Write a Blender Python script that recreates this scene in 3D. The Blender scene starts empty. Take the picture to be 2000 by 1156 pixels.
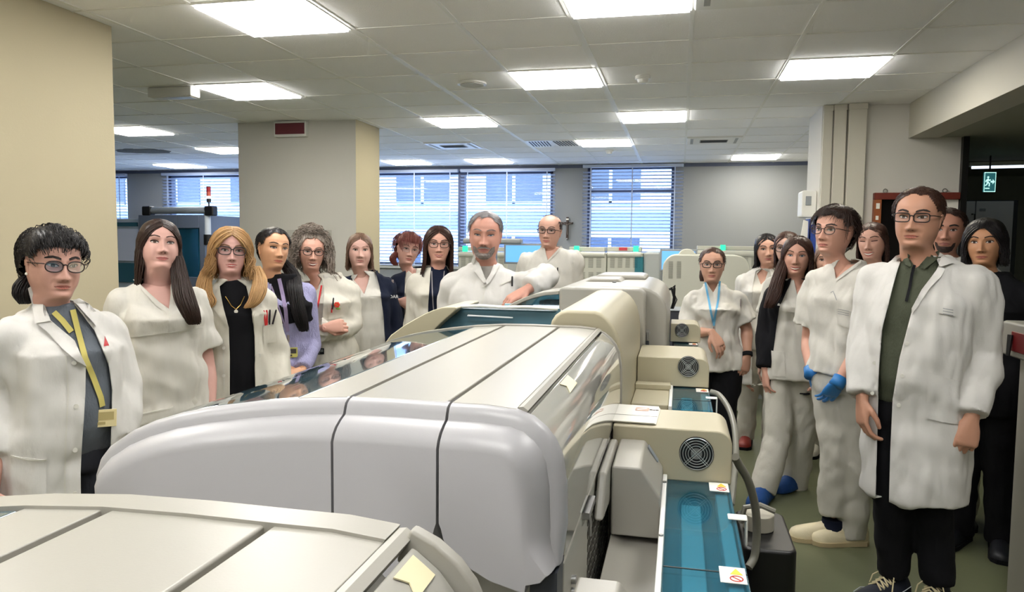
import bpy, bmesh, math, random
import numpy as np
from mathutils import Vector, Matrix, noise
from mathutils.bvhtree import BVHTree
from mathutils.geometry import tessellate_polygon
COL = bpy.context.scene.collection
SC = bpy.context.scene
PI = math.pi
R = math.radians

# ------------------------------------------------------------------ camera model (used to turn measured photo points into room points)
CAMH, FPX, YAW, PITCH, ROLL = 1.5, 1450.0, 12.71, 4.14, 0.54
def _axes():
    y, p, r = R(YAW), R(PITCH), R(ROLL)
    f = np.array([-math.sin(y)*math.cos(p), math.cos(y)*math.cos(p), -math.sin(p)])
    r0 = np.array([math.cos(y), math.sin(y), 0.0])
    u0 = np.cross(r0, f)
    return r0*math.cos(r)+u0*math.sin(r), -r0*math.sin(r)+u0*math.cos(r), f
RT, UP, FW = _axes()
def at(px, py, X=None, Y=None, Z=None):
    d = FW+RT*(px-1000)/FPX-UP*(py-578)/FPX
    o = np.array([0, 0, CAMH])
    t = (Z-o[2])/d[2] if Z is not None else (Y-o[1])/d[1] if Y is not None else (X-o[0])/d[0]
    return o+d*t
cd = bpy.data.cameras.new('camera'); cam = bpy.data.objects.new('camera', cd); COL.objects.link(cam)
cd.sensor_width = 36; cd.lens = FPX/2000*36; cd.clip_start = 0.02; cd.clip_end = 200
M = Matrix((RT, UP, -FW)).transposed().to_4x4(); M.translation = (0, 0, CAMH)
cam.matrix_world = M
SC.camera = cam

# ------------------------------------------------------------------ materials
MATS = {}
def mat(name, col, rough=0.5, metal=0.0, bump=0.0, bscale=60.0, var=0.0, vscale=4.0, spec=0.5, coat=0.0, emit=None, estr=0.0, stretch=None, alpha=1.0, trans=0.0, fold=0.0):
    if name in MATS: return MATS[name]
    m = bpy.data.materials.new(name); m.use_nodes = True
    nt = m.node_tree; b = nt.nodes['Principled BSDF']
    b.inputs['Base Color'].default_value = (*col, 1)
    b.inputs['Roughness'].default_value = rough
    b.inputs['Metallic'].default_value = metal
    b.inputs['Specular IOR Level'].default_value = spec
    if coat: b.inputs['Coat Weight'].default_value = coat; b.inputs['Coat Roughness'].default_value = 0.03
    if emit: b.inputs['Emission Color'].default_value = (*emit, 1); b.inputs['Emission Strength'].default_value = estr
    if alpha < 1: b.inputs['Alpha'].default_value = alpha
    if trans: b.inputs['Transmission Weight'].default_value = trans
    if bump or var or fold:
        tc = nt.nodes.new('ShaderNodeTexCoord')
        src = tc.outputs['Object']
        if stretch:
            mp = nt.nodes.new('ShaderNodeMapping'); mp.inputs['Scale'].default_value = stretch
            nt.links.new(src, mp.inputs['Vector']); src = mp.outputs['Vector']
    if bump:
        n = nt.nodes.new('ShaderNodeTexNoise'); n.inputs['Scale'].default_value = bscale; n.inputs['Detail'].default_value = 3
        nt.links.new(src, n.inputs['Vector'])
        bp = nt.nodes.new('ShaderNodeBump'); bp.inputs['Strength'].default_value = bump; bp.inputs['Distance'].default_value = 0.01
        nt.links.new(n.outputs['Fac'], bp.inputs['Height']); nt.links.new(bp.outputs['Normal'], b.inputs['Normal'])
        if fold:
            n3 = nt.nodes.new('ShaderNodeTexNoise'); n3.inputs['Scale'].default_value = 7.5; n3.inputs['Detail'].default_value = 3.5; n3.inputs['Distortion'].default_value = 1.1; n3.noise_type = 'RIDGED_MULTIFRACTAL'
            mp3 = nt.nodes.new('ShaderNodeMapping'); mp3.inputs['Scale'].default_value = (1, 1, .36); mp3.inputs['Rotation'].default_value = (.25, .3, 0)
            nt.links.new(tc.outputs['Object'], mp3.inputs['Vector']); nt.links.new(mp3.outputs['Vector'], n3.inputs['Vector'])
            b3 = nt.nodes.new('ShaderNodeBump'); b3.inputs['Strength'].default_value = fold; b3.inputs['Distance'].default_value = .02
            nt.links.new(n3.outputs['Fac'], b3.inputs['Height']); nt.links.new(b3.outputs['Normal'], bp.inputs['Normal'])
    if var:
        n2 = nt.nodes.new('ShaderNodeTexNoise'); n2.inputs['Scale'].default_value = vscale; n2.inputs['Detail'].default_value = 4
        nt.links.new(src, n2.inputs['Vector'])
        mx = nt.nodes.new('ShaderNodeMix'); mx.data_type = 'RGBA'
        mx.inputs['A'].default_value = (*[max(0, c*(1-var)) for c in col], 1)
        mx.inputs['B'].default_value = (*[min(1, c*(1+var)) for c in col], 1)
        nt.links.new(n2.outputs['Fac'], mx.inputs['Factor']); nt.links.new(mx.outputs['Result'], b.inputs['Base Color'])
    MATS[name] = m
    return m
def s2l(*c):
    return tuple(((v/255)/12.92 if v/255 <= 0.04045 else ((v/255+0.055)/1.055)**2.4) for v in c)
def clearmat(name, tint, gloss=0.08, rough=0.02, dif=None, damt=0.0):
    if name in MATS: return MATS[name]
    m = bpy.data.materials.new(name); m.use_nodes = True
    nt = m.node_tree; nt.nodes.clear()
    o = nt.nodes.new('ShaderNodeOutputMaterial'); mx = nt.nodes.new('ShaderNodeMixShader')
    t = nt.nodes.new('ShaderNodeBsdfTransparent'); g = nt.nodes.new('ShaderNodeBsdfGlossy')
    lw = nt.nodes.new('ShaderNodeLayerWeight'); lw.inputs['Blend'].default_value = .5
    pw = nt.nodes.new('ShaderNodeMath'); pw.operation = 'POWER'; pw.inputs[1].default_value = 4.5; nt.links.new(lw.outputs['Facing'], pw.inputs[0])
    fr = nt.nodes.new('ShaderNodeMath'); fr.operation = 'MULTIPLY'; fr.inputs[1].default_value = .8; nt.links.new(pw.outputs[0], fr.inputs[0])
    ad = nt.nodes.new('ShaderNodeMath'); ad.operation = 'ADD'; ad.inputs[1].default_value = gloss+.035; ad.use_clamp = True
    t.inputs['Color'].default_value = (*tint, 1); g.inputs['Roughness'].default_value = rough
    nt.links.new(fr.outputs[0], ad.inputs[0]); nt.links.new(ad.outputs[0], mx.inputs['Fac'])
    src = t.outputs[0]
    if dif:
        d_ = nt.nodes.new('ShaderNodeBsdfDiffuse'); d_.inputs['Color'].default_value = (*dif, 1); m2 = nt.nodes.new('ShaderNodeMixShader'); m2.inputs['Fac'].default_value = damt
        nt.links.new(t.outputs[0], m2.inputs[1]); nt.links.new(d_.outputs[0], m2.inputs[2]); src = m2.outputs[0]
    nt.links.new(src, mx.inputs[1]); nt.links.new(g.outputs[0], mx.inputs[2]); nt.links.new(mx.outputs[0], o.inputs['Surface'])
    MATS[name] = m
    return m

# ------------------------------------------------------------------ mesh helpers
class MB:
    def __init__(s): s.v = []; s.f = []; s.mi = []
    def add(s, v, f, mi=0):
        o = len(s.v); s.v += [tuple(map(float, p)) for p in v]
        s.f += [tuple(i+o for i in q) for q in f]; s.mi += [mi]*len(f); return s
    def box(s, x0, x1, y0, y1, z0, z1, mi=0):
        v = [(x, y, z) for z in (z0, z1) for y in (y0, y1) for x in (x0, x1)]
        return s.add(v, [(0, 2, 3, 1), (4, 5, 7, 6), (0, 1, 5, 4), (2, 6, 7, 3), (0, 4, 6, 2), (1, 3, 7, 5)], mi)
    def prism(s, poly, axis, a, b, mi=0):
        n = len(poly)
        def P(u, w, t): return (t, u, w) if axis == 'x' else (u, t, w) if axis == 'y' else (u, w, t)
        v = [P(u, w, a) for u, w in poly]+[P(u, w, b) for u, w in poly]
        f = [tuple(range(n))[::-1], tuple(range(n, 2*n))]+[(i, (i+1) % n, n+(i+1) % n, n+i) for i in range(n)]
        return s.add(v, f, mi)
    def tube(s, pts, r, n=8, mi=0, cap=True, flat=1.0, up=None):
        pts = [np.array(p, float) for p in pts]; k = len(pts)
        rs = r if hasattr(r, '__len__') else [r]*k
        v = []; prev = None
        for i in range(k):
            t = pts[min(i+1, k-1)]-pts[max(i-1, 0)]; t = t/(np.linalg.norm(t)+1e-9)
            if prev is None:
                a = np.array(up, float) if up is not None else (np.array([0, 0, 1.]) if abs(t[2]) < 0.9 else np.array([1., 0, 0]))
            else: a = prev
            a = a-t*(a@t); a = a/(np.linalg.norm(a)+1e-9); prev = a
            b = np.cross(t, a)
            for j in range(n):
                q = 2*PI*j/n
                v.append(pts[i]+rs[i]*(math.cos(q)*a*flat+math.sin(q)*b))
        f = [(i*n+j, i*n+(j+1) % n, (i+1)*n+(j+1) % n, (i+1)*n+j) for i in range(k-1) for j in range(n)]
        if cap: f += [tuple(range(n))[::-1], tuple((k-1)*n+j for j in range(n))]
        return s.add(v, f, mi)
    def strand(s, pts, rs, n=4, flat=.6, mi=0):
        P = np.asarray(pts, float); k = len(P); r_ = np.asarray(rs, float)
        T = np.gradient(P, axis=0); T /= np.linalg.norm(T, axis=1)[:, None]+1e-9
        a = np.cross(T, (.31, .93, .17)); a /= np.linalg.norm(a, axis=1)[:, None]+1e-9; b = np.cross(T, a)
        q = 2*PI*np.arange(n)/n; V = P[:, None, :]+r_[:, None, None]*(np.cos(q)[None, :, None]*a[:, None, :]+np.sin(q)[None, :, None]*flat*b[:, None, :])
        o = len(s.v); s.v.extend(map(tuple, V.reshape(-1, 3).tolist()))
        f = [(o+i*n+j, o+i*n+(j+1) % n, o+(i+1)*n+(j+1) % n, o+(i+1)*n+j) for i in range(k-1) for j in range(n)]
        s.f += f; s.mi += [mi]*len(f); return s
    def loft(s, rings, mi=0, cap=True, closed=True):
        n = len(rings[0]); k = len(rings)
        v = [p for r_ in rings for p in r_]
        m = n if closed else n-1
        f = [(i*n+j, i*n+(j+1) % n, (i+1)*n+(j+1) % n, (i+1)*n+j) for i in range(k-1) for j in range(m)]
        if cap and closed: f += [tuple(range(n))[::-1], tuple((k-1)*n+j for j in range(n))]
        return s.add(v, f, mi)
    def ball(s, c, r, n=14, m=9, mi=0):
        r = r if hasattr(r, '__len__') else (r, r, r)
        rings = []
        for i in range(m+1):
            th = PI*min(max(i/m, 0.02), 0.98)
            rings.append([(c[0]+r[0]*math.sin(th)*math.cos(2*PI*j/n), c[1]+r[1]*math.sin(th)*math.sin(2*PI*j/n), c[2]-r[2]*math.cos(th)) for j in range(n)])
        return s.loft(rings, mi)
    def disc(s, c, r, ax, t, n=24, mi=0):
        c = np.array(c, float)
        e = {'x': (1, 0, 0), 'y': (0, 1, 0), 'z': (0, 0, 1)}[ax]; e = np.array(e, float)*t
        return s.tube([c-e/2, c+e/2], r, n, mi)
    def xf(s, m):
        s.v = [tuple(m @ Vector(p)) for p in s.v]; return s
    def build(s, name, mats, parent=None, bevel=0.0, seg=2, smooth=True, angle=0.7, **props):
        me = bpy.data.meshes.new(name); me.from_pydata(s.v, [], s.f)
        for m in (mats if isinstance(mats, (list, tuple)) else [mats]): me.materials.append(m)
        me.polygons.foreach_set('material_index', s.mi)
        fix_normals(me)
        if smooth:
            me.polygons.foreach_set('use_smooth', [True]*len(s.f))
            if angle: me.set_sharp_from_angle(angle=angle)
        o = bpy.data.objects.new(name, me); COL.objects.link(o)
        if parent: o.parent = parent
        if bevel:
            b = o.modifiers.new('bevel', 'BEVEL'); b.width = bevel; b.segments = seg; b.limit_method = 'ANGLE'; b.angle_limit = 0.6; b.harden_normals = True
        for k, q in props.items(): o[k] = q
        return o
def fix_normals(me):
    bm = bmesh.new(); bm.from_mesh(me); bmesh.ops.recalc_face_normals(bm, faces=bm.faces[:]); bm.to_mesh(me); bm.free()
def rrect(x0, x1, z0, z1, r, n=5):
    rs = r if hasattr(r, '__len__') else [r]*4      # bl, br, tr, tl
    pts = []
    for (cx, cz, a0, q) in ((x0+rs[0], z0+rs[0], PI, rs[0]), (x1-rs[1], z0+rs[1], 1.5*PI, rs[1]), (x1-rs[2], z1-rs[2], 0, rs[2]), (x0+rs[3], z1-rs[3], .5*PI, rs[3])):
        if q <= 1e-5: pts.append((cx, cz)); continue
        for i in range(n+1):
            a = a0+.5*PI*i/n; pts.append((cx+q*math.cos(a), cz+q*math.sin(a)))
    return pts
def thing(name, label, cat, loc=(0, 0, 0), rz=0.0, group=None):
    o = bpy.data.objects.new(name, None); COL.objects.link(o); o.empty_display_size = 0.1
    o.location = loc; o.rotation_euler = (0, 0, rz); o['label'] = label; o['category'] = cat
    if group: o['group'] = group
    return o
def tag(o, label, cat, group=None, kind=None):
    o['label'] = label; o['category'] = cat
    if group: o['group'] = group
    if kind: o['kind'] = kind
    return o
def struct(o):
    o['kind'] = 'structure'; return o
def copy_tree(o, parent=None):
    c = o.copy(); COL.objects.link(c)
    if parent: c.parent = parent
    for ch in list(o.children): copy_tree(ch, c)
    return c
def text_mesh(body, size, extrude=0.0006):
    cu = bpy.data.curves.new('t', 'FONT'); cu.body = body; cu.size = size; cu.extrude = extrude; cu.align_x = 'CENTER'; cu.align_y = 'CENTER'; cu.resolution_u = 3
    o = bpy.data.objects.new('t', cu); COL.objects.link(o)
    dg = bpy.context.evaluated_depsgraph_get(); me = o.evaluated_get(dg).to_mesh()
    v = [tuple(p.co) for p in me.vertices]; f = [tuple(p.vertices) for p in me.polygons]
    o.evaluated_get(dg).to_mesh_clear(); bpy.data.objects.remove(o); bpy.data.curves.remove(cu)
    return v, f
# ------------------------------------------------------------------ the room
H = 2.65
m_wall = mat('wall paint', s2l(212, 210, 205), 0.85, bump=0.06, bscale=90, var=0.02)
m_cream = mat('cream wall paint', s2l(184, 174, 146), 0.85, bump=0.06, bscale=90, var=0.02)
m_tile = mat('ceiling tile', s2l(246, 246, 246), 0.95, bump=0.25, bscale=180, var=0.03, vscale=2)
m_tbar = mat('ceiling rail paint', s2l(236, 236, 232), 0.5)
m_gap = mat('ceiling shadow gap', s2l(120, 120, 115), 0.9)
m_floor = mat('green vinyl floor', s2l(102, 106, 80), 0.38, bump=0.03, bscale=30, var=0.10, vscale=3)
m_white = mat('white enamel', s2l(232, 232, 228), 0.35)
m_black = mat('black plastic', s2l(14, 14, 15), 0.4)
m_dark = mat('dark grey plastic', s2l(52, 56, 64), 0.45)
m_grey = mat('mid grey plastic', s2l(140, 146, 152), 0.45)
m_frame = mat('blue grey window frame', s2l(84, 92, 116), 0.45)
m_slat = mat('blind slat', s2l(196, 208, 232), 0.45)
m_glass = clearmat('window glass', (0.93, 0.97, 1.0), 0.02)
m_beam = mat('beam paint', s2l(198, 195, 184), 0.8, bump=0.05)
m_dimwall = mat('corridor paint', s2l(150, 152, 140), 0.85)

def simple(name, m, *boxes, bevel=0.0):
    b = MB()
    for q in boxes: b.box(*q)
    return struct(b.build(name, m, bevel=bevel, smooth=False))
simple('floor', m_floor, (-12, 6, -4, 11.3, -0.1, 0))
XL = [-12.57+0.6*k for k in range(30)]
XL = [-1.77+0.6*k for k in range(-17, 7)]
XL = [x for x in XL if x < 1.8]
YL = [4.96+0.56*k for k in range(-16, 11)]
simple('ceiling', m_tile, (-12, 2.06, -4, 11.05, H, H+0.08))
b = MB()
for x in XL:
    w = 0.020 if abs(x+0.57) < .02 or abs(x+1.77) < 0.02 else 0.011
    b.box(x-w, x+w, -4, 11, H-0.004, H+0.002)
for y in YL: b.box(-12, 1.78, y-0.007, y+0.007, H-0.0035, H+0.002)
struct(b.build('ceiling_grid', m_tbar, smooth=False))

# back wall with its three window openings
WINS = [(-11.2, -9.23, 1.12, 2.58), (-8.46, -5.6, 1.12, 2.58), (-5.35, -1.87, 1.12, 2.58), (-1.36, -0.10, 1.25, 2.63)]
b = MB(); xs = [-12]
for (x0, x1, z0, z1) in WINS:
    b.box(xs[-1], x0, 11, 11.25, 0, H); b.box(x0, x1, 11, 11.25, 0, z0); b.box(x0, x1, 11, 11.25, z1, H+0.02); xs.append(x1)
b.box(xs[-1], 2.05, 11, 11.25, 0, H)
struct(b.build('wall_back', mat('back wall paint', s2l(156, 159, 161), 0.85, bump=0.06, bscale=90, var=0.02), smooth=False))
simple('wall_left', m_wall, (-12.2, -12, -4, 11.2, 0, H))
simple('wall_front', m_wall, (-12, 6, -4.2, -4, 0, H))
simple('wall_right', m_wall, (1.86, 2.05, 7.3, 11, 0, H))
simple('wall_left_pier', m_cream, (-3.75, -3.05, -4, 3.55, 0, H))
simple('trim_1', mat('skirting', s2l(120, 125, 110), 0.6), (-3.05, -3.035, -4, 3.55, 0, 0.1), bevel=0.003)
b = MB(); b.box(-4.29, -3.04, 6.65, 7.22, 0, H, 0)
o = b.build('wall_column', [m_wall, m_cream], smooth=False); struct(o)
for p in o.data.polygons:
    if p.normal.x > 0.9: p.material_index = 1
# right pier, beam, corridor
simple('wall_right_pier', m_wall, (1.12, 2.17, 6.65, 7.3, 0, H))
simple('ceiling_beam', m_beam, (1.78, 2.0, -4, 6.65, 2.37, H+0.05))
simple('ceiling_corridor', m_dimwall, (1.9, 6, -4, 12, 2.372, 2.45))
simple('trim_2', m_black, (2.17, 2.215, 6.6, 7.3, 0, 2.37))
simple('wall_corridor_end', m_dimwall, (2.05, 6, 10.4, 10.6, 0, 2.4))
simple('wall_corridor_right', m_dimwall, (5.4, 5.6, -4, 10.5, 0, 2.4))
simple('trim_3', m_frame, (-12, 1.9, 10.985, 11.0, 2.60, H))

# windows
def window(i, x0, x1, z0, z1, mull, trans=None):
    w = thing('window_%d' % i, '', '', (0, 0, 0)); del w['label']; del w['category']; w['kind'] = 'structure'
    f = MB(); t = 0.05
    f.box(x0, x0+t, 11.06, 11.16, z0, z1); f.box(x1-t, x1, 11.06, 11.16, z0, z1)
    f.box(x0, x1, 11.06, 11.16, z0, z0+t); f.box(x0, x1, 11.06, 11.16, z1-t, z1)
    for q in mull: f.box(q-0.05, q+0.05, 11.05, 11.17, z0, z1)
    if trans: f.box(x0, x1, 11.055, 11.165, trans-0.035, trans+0.035)
    f.build('window_frame', m_frame, w, bevel=0.004, smooth=False)
    g = MB(); g.box(x0+t, x1-t, 11.108, 11.114, z0+t, z1-t); g.build('pane', m_glass, w, smooth=False)
    s = MB(); s.box(x0-0.04, x1+0.04, 10.95, 11.06, z0-0.04, z0); s.build('window_sill', m_white, w, bevel=0.004)
for i, (a, bb, ml, tr) in enumerate(((WINS[0], 0, [], None), (WINS[1], 0, [-7.0], None), (WINS[2], 0, [-3.31], None), (WINS[3], 0, [], 2.27))):
    window(i+1, *a, ml, tr)
def blind(x0, x1, z0, z1, label, tilt=18, y=10.95):
    t = thing('venetian_blind', label, 'blind', ((x0+x1)/2, y, z0))
    h = MB(); w = (x1-x0)/2; n = int((z1-z0-0.05)/0.05)
    c, s = math.cos(R(tilt))*0.024, -math.sin(R(tilt))*0.024
    for k in range(n):
        z = 0.03+k*0.05
        h.add([(-w, -c, z-s), (w, -c, z-s), (w, 0, z+0.003), (-w, 0, z+0.003), (w, c, z+s), (-w, c, z+s),
               (-w, -c, z-s-.0012), (w, -c, z-s-.0012), (w, 0, z+.0018), (-w, 0, z+.0018), (w, c, z+s-.0012), (-w, c, z+s-.0012)],
              [(0, 1, 2, 3), (3, 2, 4, 5), (7, 6, 9, 8), (8, 9, 11, 10), (0, 6, 7, 1), (5, 4, 10, 11)])
    h.build('slats', m_slat, t, smooth=False)
    r_ = MB(); r_.box(-w, w, -0.03, 0.03, z1-z0-0.045, z1-z0); r_.build('head_rail', m_slat, t, bevel=0.004)
    r_ = MB(); r_.box(-w, w, -0.025, 0.025, 0, 0.02); r_.build('bottom_rail', m_slat, t, bevel=0.004)
    nl = max(2, int((x1-x0)/0.6)+1)
    for k in range(nl):
        q = -w+0.12+(2*w-0.24)*k/(nl-1)
        c_ = MB(); c_.box(q-0.008, q+0.008, -0.027, -0.026, 0.01, z1-z0-0.02); c_.build('ladder_tape', m_slat, t, smooth=False)
    return t
blind(-11.2, -9.2, 1.12, 2.6, 'venetian blind in the far left corner window, seen past the cream wall end')
blind(-8.5, -5.55, 1.12, 2.6, 'wide venetian blind behind the red and orange signal tower')
blind(-5.3, -3.33, 1.12, 2.6, 'venetian blind on the window half beside the cream column')
blind(-3.29, -1.83, 1.12, 2.6, 'venetian blind on the window half left of the crucifix, behind the bearded man')
blind(-1.42, 0.02, 1.2, 2.64, 'narrow venetian blind on the single window right of the crucifix')

# building across the yard
bt = thing('building', 'pale building across the yard seen through the window blinds', 'building', (-4, 19, -4))
m_fac = mat('pale facade', s2l(190, 205, 232), 0.8, var=0.04)
m_fac2 = mat('blue facade strip', s2l(120, 140, 175), 0.5)
m_fwin = mat('facade glazing', s2l(70, 84, 112), 0.12)
m_brick = mat('mauve facade', s2l(140, 130, 150), 0.8, var=0.06)
f = MB(); f.box(-18, 6.0, 0, 0.6, 0, 8.2); f.build('facade', m_fac, bt, smooth=False)
f = MB(); f.box(6.0, 16, -2.2, 0.6, 0, 9.2); f.build('wing', m_brick, bt, smooth=False)
for k, (za, zb) in enumerate(((3.9, 4.35), (5.9, 6.3), (7.6, 8.0))):
    f = MB(); f.box(-18, 6.0, -0.12, 0, za, zb); f.build('floor_band', m_fac2, bt, smooth=False)
for k in range(9):
    for z in (4.6, 6.5):
        x = -16+k*2.5
        f = MB(); f.box(x, x+1.5, -0.05, 0.05, z, z+1.05); w_ = f.build('window', m_fwin, bt, smooth=False)
        f = MB(); f.box(x+0.71, x+0.79, -0.07, 0.0, z, z+1.05); f.box(x, x+1.5, -0.07, 0, z, z+0.06); f.build('window_bar', m_fac, w_, smooth=False)
g = MB(); g.box(-40, 30, 11.4, 60, -4.2, -4.0); struct(g.build('ground', mat('yard paving', s2l(205, 212, 220), 0.9), smooth=False))

# ceiling lamps
def lampmat(warm):
    m = bpy.data.materials.new('lamp diffuser'); m.use_nodes = True; nt = m.node_tree; b = nt.nodes['Principled BSDF']
    b.inputs['Base Color'].default_value = (0.9, 0.9, 0.88, 1); b.inputs['Roughness'].default_value = 0.4
    tc = nt.nodes.new('ShaderNodeTexCoord'); gr = nt.nodes.new('ShaderNodeTexGradient'); gr.gradient_type = 'SPHERICAL'
    mp = nt.nodes.new('ShaderNodeMapping'); mp.inputs['Scale'].default_value = (3.4, 4.6, 1)
    nt.links.new(tc.outputs['Object'], mp.inputs['Vector']); nt.links.new(mp.outputs['Vector'], gr.inputs['Vector'])
    mx = nt.nodes.new('ShaderNodeMix'); mx.data_type = 'RGBA'
    mx.inputs['A'].default_value = (1, 0.98, 0.95, 1); mx.inputs['B'].default_value = ((1, 0.78, 0.26, 1) if warm else (1, 0.98, 0.95, 1))
    nt.links.new(gr.outputs['Fac'], mx.inputs['Factor']); nt.links.new(mx.outputs['Result'], b.inputs['Emission Color'])
    b.inputs['Emission Strength'].default_value = LAMP
    return m
LAMP = 9.0
LM = [lampmat(False), lampmat(True)]
def lamp(x, y, label, warm=1):
    t = thing('ceiling_light', label, 'ceiling light', (x+0.3, y+0.28, H-0.006), group='square ceiling light panels')
    f = MB()
    for q in ((-.298, .298, -.278, -.262), (-.298, .298, .262, .278), (-.298, -.284, -.262, .262), (.284, .298, -.262, .262)): f.box(*q, -0.002, 0.008)
    f.build('frame', m_white, t, smooth=False)
    d = MB(); d.box(-.284, .284, -.262, .262, -0.014, 0.006); d.build('diffuser', LM[warm], t, smooth=False)
lamp(-1.17, 4.96, 'square ceiling light above the grey wall disc, left of the thick ceiling rail', 0)
lamp(0.63, 4.96, 'square ceiling light beside the beam on the right')
lamp(-3.57, 4.96, 'square ceiling light right of the cream wall end, in front of the column')
lamp(-0.57, 6.64, 'square ceiling light just right of the thick ceiling rail, second row')
lamp(-2.37, 6.64, 'square ceiling light just right of the column top')
lamp(-1.17, 8.32, 'square ceiling light beside the slotted ceiling vent', 0)
lamp(0.63, 10.0, 'square ceiling light in front of the plain grey back wall, beside the pier')
lamp(-2.97, 10.0, 'small far ceiling light just above the wide window right of the column', 0)
lamp(-6.0, 6.64, 'ceiling light cut off by the cream wall end', 0)
lamp(-6.0, 8.32, 'ceiling light cut off by the left edge of the column', 0)
lamp(-7.95, 10.0, 'farthest ceiling light at the left, above the signal tower window', 0)
for (x, y) in ((-0.57, 3.28), (-2.37, 3.28), (-1.17, 1.6), (0.63, 1.6), (-2.37, -0.08), (-0.57, -0.08), (-4.77, 8.32), (-4.2, 10.0), (-1.77, -1.76), (0.03, -1.76), (-2.97, 1.60)):  # unseen; the last ones are added to brighten end caps and faces
    lamp(x, y, 'unseen square ceiling light panel placed as a light source', 0)

# emergency lamp, sign lamp on the column, ceiling fittings
t = thing('emergency_light', 'slim white emergency light box on the ceiling left of the column', 'emergency light', (-3.8, 5.05, H))
b = MB(); b.box(-.19, .19, -.055, .055, -.075, 0); b.build('housing', m_white, t, bevel=0.01)
b = MB(); b.box(-.17, .17, -.045, .045, -.079, -.074); b.build('lens', mat('lamp lens', s2l(240, 240, 238), .2), t, bevel=0.003)
t = thing('alarm_sign', 'dark red alarm sign box at the top of the column', 'sign', (-3.70, 6.65, 2.57))
b = MB(); b.prism(rrect(-.17, .17, -.075, .075, .012), 'y', -.05, 0); b.build('housing', m_white, t, bevel=0.004)
b = MB(); b.box(-.155, .155, -.056, -.05, -.05, .055); b.build('lens', mat('dark red lens', s2l(112, 52, 62), .25), t, bevel=0.003)
t = thing('ceiling_speaker', 'round white speaker disc in the ceiling left of the bright square light', 'speaker', (-1.5, 5.27, H))
b = MB(); b.disc((0, 0, -.008), .105, 'z', .016, 32); b.build('rim', m_white, t, bevel=.005)
b = MB(); b.disc((0, 0, -.018), .085, 'z', .006, 32); b.build('grille', mat('speaker cloth', s2l(205, 205, 200), .8), t)
def detector(x, y, label):
    t = thing('smoke_detector', label, 'smoke detector', (x, y, H))
    b = MB(); b.disc((0, 0, -.012), .052, 'z', .024, 24); b.build('base', m_white, t, bevel=.004)
    b = MB(); b.tube([(0, 0, -.024), (0, 0, -.045), (0, 0, -.052)], [.04, .034, .02], 20); b.build('sensor', m_white, t)
detector(-0.28, 5.27, 'small white smoke detector right of the thick ceiling rail, nearest one')
detector(-0.89, 9.34, 'small white smoke detector beyond the slotted vent, near the back windows')
m_vent = mat('vent dark', s2l(60, 62, 66), .7)
t = thing('air_vent', 'slotted square air vent in the ceiling left of a far ceiling light', 'vent', (-1.47, 8.6, H))
b = MB(); b.box(-.28, .28, -.26, .26, -.006, 0); b.build('frame', m_white, t)
for sx in (-1, 1):
    b = MB()
    for k in range(7):
        b.prism([(sx*(.03+k*.034), -.2), (sx*(.045+k*.034), -.2), (sx*(.045+k*.034+.02), .2), (sx*(.03+k*.034+.02), .2)], 'z', -.009, -.005)
    b.build('slots', m_vent, t, smooth=False)
def ac(x, y, label, cat='air conditioner'):
    t = thing('ceiling_air_conditioner', label, cat, (x, y, H))
    b = MB(); b.box(-.29, .29, -.27, .27, -.014, 0); b.build('panel', m_white, t, bevel=.005)
    b = MB(); b.box(-.15, .15, -.1, .1, -.018, -.012); g_ = b.build('grille', mat('ac grille', s2l(150, 152, 150), .6), t, bevel=.002)
    b = MB()
    for k in range(9): b.box(-.14, .14, -.09+k*.021, -.082+k*.021, -.0195, -.017)
    b.build('louvre', m_vent, g_, smooth=False)
    for s in (-1, 1):
        b = MB(); b.box(s*.235-.015, s*.235+.015, -.2, .2, -.017, -.012); b.build('air_slot', mat('slot grey', s2l(170, 172, 170), .6), t)
ac(0.33, 8.6, 'white ceiling cassette with grey grille above the plain back wall')
ac(0.33, 3.55, 'white ceiling cassette cut off by the top edge of the picture')
ac(-2.67, 8.6, 'ceiling cassette just right of the column, above the blinds')
t = MB()
rr = random.Random(4)
ring = [(-6.9+.33*math.cos(a)*(1+.3*rr.random()), 8.55+.22*math.sin(a)*(1+.3*rr.random())) for a in [2*PI*k/18 for k in range(18)]]
t.prism(ring, 'z', H-.004, H+.002)
tag(t.build('damaged_tile', mat('torn tile', s2l(110, 108, 100), .95, bump=.8, bscale=40, var=.5, vscale=12)), 'torn grey patch of ceiling tile just right of the cream wall end', 'ceiling tile')

# world and sun
w = bpy.data.worlds.new('world'); SC.world = w; w.use_nodes = True
bg = w.node_tree.nodes['Background']; bg.inputs['Color'].default_value = (0.62, 0.78, 1.0, 1); bg.inputs['Strength'].default_value = 2.3
sl = bpy.data.lights.new('sun', 'SUN'); so = bpy.data.objects.new('sun', sl); COL.objects.link(so)
sl.energy = 3; sl.angle = R(2); sl.color = (0.9, 0.95, 1.0); so.rotation_euler = (R(48), 0, R(14))
SC.view_settings.view_transform = 'Standard'; SC.view_settings.look = 'None'; SC.view_settings.gamma = 1; SC.view_settings.use_curve_mapping = False
SC.view_settings.exposure = 1.32
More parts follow.
